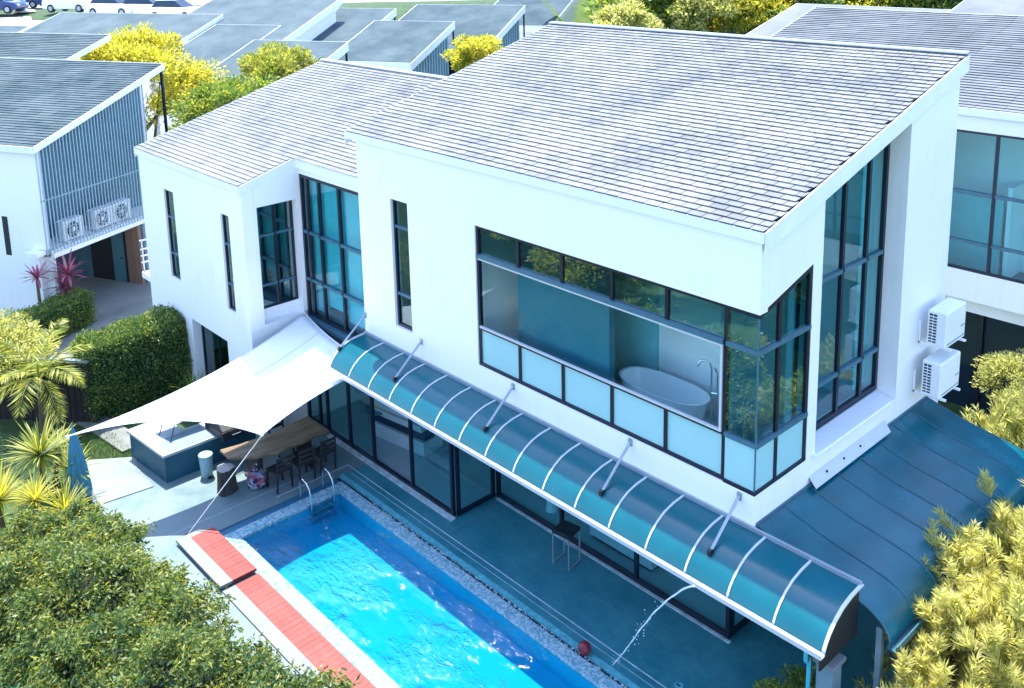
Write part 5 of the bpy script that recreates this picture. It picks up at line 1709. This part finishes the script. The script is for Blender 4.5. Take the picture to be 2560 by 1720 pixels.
def crown_points(n, radii, clumps, cr, seed, low=-0.35):
    """leaf positions gathered in clumps over an ellipsoid, with outward directions"""
    g = np.random.default_rng(seed)
    c = unit(g.normal(size=(clumps * 3, 3)))
    c = c[c[:, 2] > low][:clumps]
    rad = 0.55 + 0.5 * g.random((len(c), 1)) ** 0.6
    C = c * rad
    idx = g.integers(0, len(C), n)
    sc = (0.6 + 0.8 * g.random(len(C)))[idx][:, None]
    off = unit(g.normal(size=(n, 3))) * (g.random((n, 1)) ** 0.45) * cr * sc
    off[:, 2] *= 0.75
    P = (C[idx] + off) * np.asarray(radii)
    D = unit(off) * 0.8 + unit(P) * 0.5 + g.normal(size=(n, 3)) * 0.45
    D[:, 2] += 0.15
    return P, D

def tree(name, label, cat, loc, radii, zc, n, leafL, leafW, mat, seed, clumps=40, cr=0.34, trunk_r=0.12, group=None, trunk=True, droop=0.0):
    t = thing(name, label, cat, loc, 0, group)
    P, D = crown_points(n, radii, clumps, cr, seed)
    P = P + np.array([0, 0, zc])
    D[:, 2] -= droop
    g = np.random.default_rng(seed + 5)
    V, F = leaf_quads(P, D, leafL * (0.6 + 0.8 * g.random(n)), leafW * (0.7 + 0.6 * g.random(n)))
    o = mesh_np('crown', V, F, mat, t)
    if trunk:
        m = MB()
        rr = random.Random(seed)
        top = zc + radii[2] * 0.1
        m.tube([(0, 0, -0.3), (0.05 * trunk_r, 0.02, top * 0.4), (rr.uniform(-.1, .1), rr.uniform(-.1, .1), top)], [trunk_r, trunk_r * 0.8, trunk_r * 0.4], 8)
        for k in range(5):
            a = 6.283 * k / 5 + rr.uniform(-0.4, 0.4)
            z0 = top * rr.uniform(0.45, 0.8)
            m.tube([(0, 0, z0), (radii[0] * 0.3 * math.cos(a), radii[1] * 0.3 * math.sin(a), z0 + radii[2] * 0.3), (radii[0] * 0.65 * math.cos(a), radii[1] * 0.65 * math.sin(a), zc + radii[2] * rr.uniform(0.0, 0.4))], [trunk_r * 0.5, trunk_r * 0.35, trunk_r * 0.12], 6)
        m.build('trunk', 'trunk', t, smooth=True, world_co=False)
    return t

def hedge(name, label, loc, poly_fn, size, n, leafL, leafW, mat, seed, core_shrink=0.12, bump_amp=0.14, droop=0.0, rotz=0.0, tuft=0):
    """clipped or loose hedge: a lumpy core hidden under leaves.  size = (lx, ly, h); poly_fn may bend it"""
    t = thing(name, label, 'hedge', loc, rotz)
    g = np.random.default_rng(seed)
    lx, ly, h = size
    ph = g.random(12) * 6.28
    def lump(p):
        return bump_amp * (np.sin(p[:, 0] * 1.9 + ph[0]) * np.sin(p[:, 1] * 2.3 + ph[1]) + 0.6 * np.sin(p[:, 0] * 4.3 + p[:, 2] * 3.1 + ph[2]) + 0.5 * np.sin(p[:, 1] * 5.1 - p[:, 2] * 4.0 + ph[3]) + 0.45 * np.sin(p[:, 0] * 8.7 + p[:, 1] * 7.3 + ph[4]) * np.sin(p[:, 2] * 6.0 + ph[5] + p[:, 0] * 2.0))
    # surface samples: top, four sides
    areas = np.array([lx * ly * 1.2, lx * h, lx * h, ly * h, ly * h])
    face = g.choice(5, n, p=areas / areas.sum())
    a, b = g.random(n), g.random(n)
    P = np.zeros((n, 3)); N = np.zeros((n, 3))
    X = (a - 0.5) * lx; Y = (b - 0.5) * ly
    for f in range(5):
        k = face == f
        if f == 0: P[k] = np.stack([X[k], Y[k], np.full(k.sum(), h)], 1); N[k] = (0, 0, 1)
        elif f in (1, 2):
            s = -1 if f == 1 else 1
            P[k] = np.stack([X[k], np.full(k.sum(), s * ly / 2), b[k] * h], 1); N[k] = (0, s, 0)
        else:
            s = -1 if f == 3 else 1
            P[k] = np.stack([np.full(k.sum(), s * lx / 2), Y[k], a[k] * h], 1); N[k] = (s, 0, 0)
    # round the edges
    q = np.stack([P[:, 0] / (lx / 2), P[:, 1] / (ly / 2), np.clip(P[:, 2] / h, 0, 1) * 2 - 1], 1)
    m = np.sort(np.abs(q), axis=1)
    rnd_ = np.clip((m[:, 1] - 0.8) / 0.2, 0, 1) * (q[:, 2] > 0)
    P -= unit(np.stack([q[:, 0], q[:, 1], np.maximum(q[:, 2], 0)], 1)) * (rnd_ ** 2 * 0.16)[:, None]
    P += N * (lump(P) + g.normal(size=n) * 0.05)[:, None]
    P -= N * (g.random(n) ** 2 * 0.10)[:, None]
    if tuft:                                        # leaves hang in tufts that overlap like scales
        k = n // tuft
        rep = np.repeat(np.arange(k), tuft)
        sz = (0.10 + 0.10 * g.random(k))[rep][:, None]
        off = unit(g.normal(size=(k * tuft, 3))) * g.random((k * tuft, 1)) ** 0.5 * sz
        Pc, Nc = P[:k][rep], N[:k][rep]
        rise = (0.22 * g.random(k) ** 1.5)[rep][:, None]
        P = Pc + off + Nc * (rise + 0.02)
        N = unit(Nc * 0.6 + off / sz * 0.7)
        n = k * tuft
    D = N * 0.7 + g.normal(size=(n, 3)) * (0.35 if tuft else 0.6)
    D[:, 2] += 0.25 - droop
    if poly_fn is not None:
        P = poly_fn(P)
    V, F = leaf_quads(P, D, leafL * (0.45 + 1.1 * g.random(n) ** 1.4), leafW * (0.6 + 0.8 * g.random(n)))
    mesh_np('foliage', V, F, mat, t)
    # core
    nx, ny, nz = max(4, int(lx / 0.35)), max(3, int(ly / 0.35)), max(3, int(h / 0.4))
    s = core_shrink
    vs, fs = [], []
    def grid(fn, nu, nv):
        base = len(vs)
        for i in range(nu + 1):
            for j in range(nv + 1):
                vs.append(fn(i / nu, j / nv))
        for i in range(nu):
            for j in range(nv):
                k = base + i * (nv + 1) + j
                fs.append((k, k + nv + 1, k + nv + 2, k + 1))
    hx, hy = lx / 2 - s, ly / 2 - s
    grid(lambda u, v: ((u * 2 - 1) * hx, (v * 2 - 1) * hy, h - s), nx, ny)
    grid(lambda u, v: ((u * 2 - 1) * hx, -hy, v * (h - s)), nx, nz)
    grid(lambda u, v: ((1 - u * 2) * hx, hy, v * (h - s)), nx, nz)
    grid(lambda u, v: (-hx, (1 - u * 2) * hy, v * (h - s)), ny, nz)
    grid(lambda u, v: (hx, (u * 2 - 1) * hy, v * (h - s)), ny, nz)
    V = np.array(vs)
    F = np.array(fs)
    nrm = np.zeros_like(V)
    nrm[np.abs(V[:, 0]) > hx - 1e-4, 0] = np.sign(V[np.abs(V[:, 0]) > hx - 1e-4, 0])
    nrm[np.abs(V[:, 1]) > hy - 1e-4, 1] = np.sign(V[np.abs(V[:, 1]) > hy - 1e-4, 1])
    nrm[V[:, 2] > h - s - 1e-4, 2] = 1
    V = V + unit(nrm) * (lump(V) * 0.8 - 0.04)[:, None]
    if poly_fn is not None:
        V = poly_fn(V)
    mesh_np('branches', V, F, 'l_core', t, True)
    return t

def blades(base, n, length, width, seed, up=(0.1, 1.0), bend=0.35, segs=5):
    """rosette of strap leaves"""
    g = np.random.default_rng(seed)
    V, F = [], []
    for k in range(n):
        a = 6.283 * (k * 0.381966) + g.normal() * 0.15
        el = up[0] + (up[1] - up[0]) * (k / n) ** 0.8 + g.normal() * 0.06
        L = length * (0.75 + 0.5 * g.random())
        w = width * (0.8 + 0.4 * g.random())
        d = np.array([math.cos(a) * math.cos(el), math.sin(a) * math.cos(el), math.sin(el)])
        s = np.array([-math.sin(a), math.cos(a), 0])
        p = np.array(base, float)
        n0 = len(V)
        b = bend * (0.5 + g.random())
        for i in range(segs + 1):
            tt = i / segs
            ww = w * (0.55 + 1.2 * tt) * (1 - tt) ** 0.7 + 0.002 if tt < 1 else 0.001
            up_ = np.cross(s, d)
            V.append(p - s * ww * 0.5 + up_ * ww * 0.15); V.append(p + s * ww * 0.5 + up_ * ww * 0.15)
            p = p + d * (L / segs)
            d = d - np.array([0, 0, 1]) * b * (L / segs) / max(L, 0.01) * 0.9
            d = d / np.linalg.norm(d)
        for i in range(segs):
            q = n0 + 2 * i
            F.append((q, q + 1, q + 3, q + 2))
    return np.array(V), np.array(F)

def join_vf(parts):
    Vs, Fs, o = [], [], 0
    for V, F in parts:
        Vs.append(V); Fs.append(F + o); o += len(V)
    return np.concatenate(Vs), np.concatenate(Fs)

def spiky(name, label, loc, heads, mat, seed, stem=True, group=None, cat='plant'):
    """heads: (x, y, z, count, length, width, up0, up1, bend)"""
    t = thing(name, label, cat, loc, 0, group)
    parts = []
    for i, (x, y, z, n, L, w, u0, u1, bd) in enumerate(heads):
        parts.append(blades((x, y, z), n, L, w, seed + i, (u0, u1), bd))
    V, F = join_vf(parts)
    mesh_np('leaves', V, F, mat, t)
    if stem:
        for (x, y, z, *_r) in heads:
            m = MB(); m.tube([(x * 0.4, y * 0.4, -0.2), (x * 0.8, y * 0.8, z * 0.5), (x, y, z + 0.03)], [0.07, 0.055, 0.045], 7)
            m.build('stem', 'trunk', t, smooth=True, world_co=False)
    return t

def palm(label, loc, h, n, L, seed):
    t = thing('palm_tree', label, 'palm', loc)
    g = np.random.default_rng(seed)
    leaflets_P, leaflets_D, leaflets_L = [], [], []
    m = MB()
    for k in range(n):
        a = 6.283 * k * 0.381966
        el = 0.25 + 1.05 * (k / n)
        d = Vector((math.cos(a) * math.cos(el), math.sin(a) * math.cos(el), math.sin(el)))
        p = Vector((0, 0, h))
        pts = [p.copy()]
        LL = L * (0.8 + 0.4 * g.random())
        seg = 16
        s = Vector((-math.sin(a), math.cos(a), 0))
        for i in range(seg):
            p = p + d * (LL / seg)
            d = (d - Vector((0, 0, 1)) * 0.10).normalized()
            pts.append(p.copy())
            if i > 1:
                for sd in (-1, 1):
                    for q in range(3):
                        pp = p - d * (LL / seg) * (q / 3)
                        dd = s * sd * 0.8 + d * 0.75 - Vector((0, 0, 0.28))
                        leaflets_P.append(pp); leaflets_D.append(dd); leaflets_L.append(LL * 0.30 * math.sin(math.pi * (0.12 + 0.83 * i / seg)))
        m.tube(pts, [0.018 * (1 - 0.85 * i / seg) for i in range(seg + 1)], 5)
    P, D = np.array(leaflets_P), np.array(leaflets_D)
    D += g.normal(size=D.shape) * 0.08
    V, F = leaf_quads(P, D, np.array(leaflets_L), 0.032, 0.1)
    mesh_np('fronds', V, F, 'l_spike', t)
    m.build('frond_stalks', 'l_mid', t, smooth=True, world_co=False)
    m = MB(); m.lathe([(0.15, -0.2), (0.12, 0.3), (0.10, h * 0.5), (0.085, h * 0.8), (0.06, h + 0.05)], (0, 0, 0), 12)
    m.build('trunk', 'trunk', t, smooth=True, world_co=False)
    return t

def feather_bush(name, label, loc, radii, zc, n, mat, seed, L=0.20, W=0.026, clumps=70, cr=0.3, stems=26):
    """loose bush of narrow leaves on upright shoots"""
    t = thing(name, label, 'bush', loc)
    g = np.random.default_rng(seed)
    c = unit(g.normal(size=(clumps * 4, 3)))
    c = c[c[:, 2] > -0.3][:clumps]
    tips = c * (0.78 + 0.32 * g.random((len(c), 1))) * np.asarray(radii) + np.array([0, 0, zc])
    shoot = int(n / len(tips))
    Ps, Ds, Ls = [], [], []
    for tp in tips:
        out = unit(tp - np.array([0, 0, zc * 0.6]))
        ax = unit(out * 0.7 + np.array([0, 0, 0.75]) + g.normal(size=3) * 0.25)
        ln = 0.55 * (0.6 + 0.8 * g.random()) * radii[0] * 0.55
        # several sprigs per shoot
        spr = 6
        for q in range(spr):
            axs = unit(ax + g.normal(size=3) * 0.42)
            root = tp - ax * ln * 0.6 + g.normal(size=3) * 0.14 * radii[0]
            kk = shoot // spr
            u = g.random(kk)
            Ps.append(root + axs * (u * ln)[:, None] + g.normal(size=(kk, 3)) * 0.012)
            side = unit(np.cross(axs, g.normal(size=(kk, 3))))
            Ds.append(axs * 0.75 + side * 0.75)
            Ls.append(L * (1.1 - 0.5 * u) * (0.7 + 0.6 * g.random(kk)))
    P, D, LL = np.concatenate(Ps), np.concatenate(Ds), np.concatenate(Ls)
    V, F = leaf_quads(P, D, LL, W * (0.7 + 0.6 * g.random(len(P))), 0.1)
    mesh_np('foliage', V, F, mat, t)
    m = MB()
    rr = random.Random(seed)
    for k in range(stems):
        tp = tips[rr.randrange(len(tips))]
        m.tube([(rr.uniform(-.15, .15), rr.uniform(-.15, .15), -0.2), (tp[0] * 0.35, tp[1] * 0.35, zc * 0.55), tuple(tp * np.array([0.92, 0.92, 0.97]))], [0.035, 0.022, 0.006], 5)
    m.build('stems', 'trunk', t, smooth=True, world_co=False)
    return t

# --- big loose hedge at the lower left: a bent strip
def bend_front(P):
    Q = P.copy()
    x = P[:, 0]
    s = (x + 5.6) / 11.2                           # 0 at the far (left) end, 1 near
    Q[:, 1] = P[:, 1] + 0.95 * s ** 1.2 - 0.25 * np.sin(s * 3.1)
    Q[:, 2] = P[:, 2] * (1.0 + 0.08 * np.sin(s * 9) - 0.05 * s) * (0.66 + 0.34 * np.clip(s * 2.2, 0, 1))
    return Q
hedge('loose_hedge', 'large loose green hedge filling the lower left corner beside the pool', (-5.6, -7.13, -0.12), bend_front, (11.2, 1.9, 2.1), 165000, 0.088, 0.036, 'l_hedge', 3, 0.22, 0.26, droop=0.9, tuft=34)
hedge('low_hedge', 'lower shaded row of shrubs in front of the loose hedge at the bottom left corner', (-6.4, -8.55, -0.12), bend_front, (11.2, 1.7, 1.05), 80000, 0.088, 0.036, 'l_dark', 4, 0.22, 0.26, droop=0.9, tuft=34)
# clipped hedge in front of the wing
hedge('clipped_hedge', 'tall clipped green hedge with sunlit top in front of the wing', (-17.45, -2.62, -0.12), None, (1.15, 2.75, 2.12), 40000, 0.065, 0.036, 'l_clip', 8, 0.12, 0.07)
hedge('clipped_hedge', 'low clipped hedge with brownish top in front of the slatted house', (-23.6, -2.9, -0.12), None, (0.95, 2.6, 1.12), 19000, 0.06, 0.034, 'l_clip', 9, 0.1, 0.05, rotz=A26)

# --- plants at the left edge
palm('young palm with arching yellow green fronds beside the dark fence', (-17.3, -5.05, -0.12), 1.55, 15, 1.45, 21)
tree('shrub', 'pale yellow leafy shrub behind the palm at the left edge', 'shrub', (-19.4, -5.5, -0.12), (1.25, 1.3, 0.95), 1.5, 11000, 0.10, 0.05, 'l_pale', 31, 40, 0.36, 0.05)
spiky('spiky_plant', 'spiky plant with a big round head of green strap leaves next to the umbrella', (-14.35, -5.95, -0.12), [(0, 0, 1.05, 130, 0.80, 0.055, -0.5, 1.35, 0.5), (0.62, 0.45, 0.75, 80, 0.62, 0.045, -0.3, 1.3, 0.5), (-0.5, 0.5, 0.8, 60, 0.55, 0.045, -0.2, 1.3, 0.5)], 'l_spike', 41)
spiky('spiky_plant', 'yellow spiky plant at the left edge above the loose hedge', (-13.4, -7.05, -0.12), [(0, 0, 0.85, 90, 0.75, 0.05, -0.2, 1.4, 0.5)], 'l_yellow', 47)
spiky('spiky_plant', 'low yellow green spiky clump spilling over the edge of the deck', (-12.0, -6.2, -0.12), [(0, 0, 0.85, 110, 0.62, 0.035, -0.3, 1.3, 0.7), (-0.7, -0.35, 0.95, 100, 0.6, 0.035, -0.3, 1.3, 0.7), (0.55, -0.15, 0.75, 90, 0.55, 0.035, -0.3, 1.3, 0.7)], 'l_yellow', 52)
spiky('grass_plant', 'tuft of narrow green leaves at the corner of the clipped hedge by the sail', (-15.75, -1.75, -0.12), [(0, 0, 0.45, 70, 0.7, 0.025, 0.1, 1.4, 0.6)], 'l_mid', 57)
spiky('cordyline', 'pink and purple leaved plant in front of the carport, left one', (-24.25, -3.0, -0.12), [(0, 0, 1.85, 24, 0.55, 0.10, -0.2, 1.2, 0.6)], 'l_pink', 61)
spiky('cordyline', 'pink leaved plant in front of the carport, larger right one', (-24.15, -2.1, -0.12), [(0, 0, 1.75, 36, 0.7, 0.11, -0.2, 1.2, 0.6), (-0.15, -0.1, 1.3, 26, 0.6, 0.09, -0.2, 1.2, 0.6)], 'l_pink', 65)
lawn_n = 5200
g_ = np.random.default_rng(77)
LP = np.stack([-16.9 + 2.7 * g_.random(lawn_n), -5.3 + 1.5 * g_.random(lawn_n), np.full(lawn_n, -0.115)], 1)
LV, LF = leaf_quads(LP, np.stack([g_.normal(size=lawn_n) * 0.3, g_.normal(size=lawn_n) * 0.3, np.ones(lawn_n)], 1), 0.07 + 0.06 * g_.random(lawn_n), 0.012)
lw = mesh_np('lawn', LV, LF, 'l_dark', None)
tag(lw, 'small dark green lawn between the counter and the umbrella', 'grass', kind='stuff')

# --- bushes on the right
feather_bush('yellow_bush', 'tall sunlit yellow green bush at the right edge over the canopy', (3.05, 2.7, -0.12), (1.4, 1.7, 1.35), 2.1, 36000, 'l_cream', 71)
feather_bush('yellow_bush', 'sunlit pale bush in front of the canopy gutter, lower right', (2.8, 1.2, -0.12), (1.1, 1.2, 1.2), 1.7, 30000, 'l_cream', 72)
feather_bush('yellow_bush', 'pale green bush in the bottom right corner', (2.9, -0.35, -0.12), (1.15, 1.0, 0.9), 1.0, 22000, 'l_pale', 73)
feather_bush('yellow_bush', 'pale bush behind the canopy under the wide neighbour window', (1.6, 8.6, -0.12), (1.7, 1.5, 1.2), 1.3, 20000, 'l_pale', 74, 0.22, 0.03)
feather_bush('yellow_bush', 'dark leaved bush at the right edge behind the canopy', (2.7, 6.9, -0.12), (1.4, 1.2, 1.0), 1.2, 16000, 'l_mid', 75, 0.22, 0.03)
tree('round_bush', 'rounded dark green bush at the bottom edge under the awning end', 'bush', (0.75, 0.15, 0.0), (0.55, 0.5, 0.5), 0.5, 9000, 0.055, 0.03, 'l_mid', 81, 40, 0.35, 0.04)
tree('topiary', 'small clipped round topped tree in front of the neighbour window', 'tree', (0.2, 10.2, -0.12), (0.75, 0.7, 0.5), 2.2, 8000, 0.07, 0.035, 'l_pale', 82, 40, 0.35, 0.09)

# --- trees among the houses behind
tree('yellow_tree', 'bright yellow tree behind the slatted house', 'tree', (-33.2, 4.2, -0.12), (2.7, 2.6, 2.6), 5.6, 26000, 0.17, 0.075, 'l_yellow', 91, 60, 0.3, 0.2, 'trees between the houses')
tree('green_tree', 'yellow green shrubby tree between the slatted house and the wing roof', 'tree', (-26.6, 5.6, -0.12), (2.0, 2.4, 1.9), 4.9, 20000, 0.17, 0.085, 'l_mid', 92, 55, 0.3, 0.18, 'trees between the houses')
tree('green_tree', 'leafy tree with yellow tips just left of the wing ridge', 'tree', (-30.2, 9.3, -0.12), (2.0, 2.2, 2.0), 5.4, 18000, 0.17, 0.085, 'l_spike', 93, 55, 0.3, 0.18, 'trees between the houses')
tree('yellow_tree', 'small round yellow bush behind the main roof in front of the back row', 'tree', (-30.6, 20.9, -0.12), (1.3, 1.3, 1.1), 5.9, 9000, 0.17, 0.08, 'l_yellow', 94, 40, 0.32, 0.15, 'trees between the houses')
# tree belt at the top edge
k = 0
BELT = [(-33.2, 39.1, 6.6, 3.6, 'l_mid', 'large green tree at the top edge above the main ridge'),
        (-31.6, 33.9, 6.0, 1.9, 'l_pale', 'small pale tree left of the large green one at the top edge'),
        (-29.3, 39.6, 6.6, 2.7, 'l_pale', 'pale tree at the top edge right of the large green one'),
        (-27.6, 41.6, 6.6, 2.5, 'l_yellow', 'yellow crowned tree of the belt behind the pale roof corner'),
        (-26.0, 43.0, 7.0, 2.8, 'l_mid', 'green tree in the middle of the tree belt'),
        (-28.3, 50.7, 7.0, 3.4, 'l_dark', 'dark green tree of the belt left of the neighbour roof'),
        (-25.2, 50.9, 7.0, 3.2, 'l_yellow', 'yellow green tree of the belt above the neighbour roof'),
        (-22.6, 52.6, 7.0, 3.0, 'l_mid', 'green tree of the belt above the middle of the neighbour roof'),
        (-20.4, 55.0, 7.0, 3.0, 'l_dark', 'dark tree of the belt near the top right corner'),
        (-40.3, 51.3, 8.0, 4.5, 'l_yellow', 'yellow green tree behind the white far house'),
        (-35.2, 53.5, 8.0, 4.2, 'l_pale', 'pale tree in the second row of the belt'),
        (-34.0, 63.0, 8.5, 5.0, 'l_mid', 'green tree in the second row of the belt, far behind'),
        (-27.0, 63.0, 8.5, 5.0, 'l_pale', 'pale tree in the second row, right end of the belt')]
for (x, y, zc, r, mt, lab) in BELT:
    z0 = terrain_z(x, y) - 0.2
    tree('belt_tree', lab, 'tree', (x, y, z0), (r, r, r * 0.8), max(zc - z0, r * 0.75), 11000, 0.09 * r + 0.06, 0.04 * r + 0.03, mt, 100 + k, 60, 0.3, 0.3, 'trees of the belt at the top')
    k += 1
# banana plant beside the white far house
t = thing('banana_plant', 'banana plant with broad green leaves beside the white far house', 'plant', (-37.2, 35.6, terrain_z(-37.2, 35.6) + 1.0))
V, F = blades((0, 0, 2.6), 9, 4.2, 1.3, 131, (0.2, 1.2), 0.9, 7)
mesh_np('leaves', V, F, 'l_mid', t, True)
m = MB(); m.tube([(0, 0, -0.5), (0.05, 0, 1.5), (0, 0, 2.7)], [0.25, 0.2, 0.12], 8); m.build('stem', 'l_mid', t, smooth=True, world_co=False)

# garden trees on the far side of the hedge: outside the picture, mirrored in the upper windows
k = 0
proto = None
for (x, y, s, lab) in ((-9.5, -15.5, 1.0, 'garden tree beyond the loose hedge, outside the picture to the left'), (-3.0, -18.0, 1.15, 'garden tree beyond the loose hedge, below the picture'), (-15.0, -19.0, 1.2, 'garden tree beyond the loose hedge, far left outside the picture'), (3.0, -21.0, 1.1, 'garden tree beyond the loose hedge, behind the viewpoint'), (7.2, 5.0, 0.6, 'small garden tree east of the house, outside the picture'), (8.5, 11.5, 0.9, 'garden tree behind the right bushes, outside the picture'), (6.8, 8.6, 0.5, 'garden shrub beside the right bushes, outside the picture'), (-13.5, -10.6, 0.6, 'garden shrub left of the loose hedge, outside the picture'), (-16.5, -12.2, 0.75, 'garden tree left of the loose hedge, outside the picture'), (-11.2, -12.2, 0.5, 'garden shrub near the loose hedge, outside the picture'), (-20.0, -11.0, 0.7, 'garden tree left of the palm, outside the picture'), (-17.5, -15.5, 0.8, 'garden tree far left, outside the picture'), (-22.5, -14.0, 0.9, 'garden tree farthest left, outside the picture')):
    if proto is None:
        proto = tree('garden_tree', lab, 'tree', (x, y, -0.12), (2.4, 2.4, 2.0), 2.7, 12000, 0.24, 0.12, 'l_spike', 140, 50, 0.32, 0.18, 'garden trees outside the picture')
    else:
        c = copy_thing(proto, (x, y, -0.12), 1.3 * k, lab, 'garden trees outside the picture')
        c.scale = (s, s, s)
    k += 1
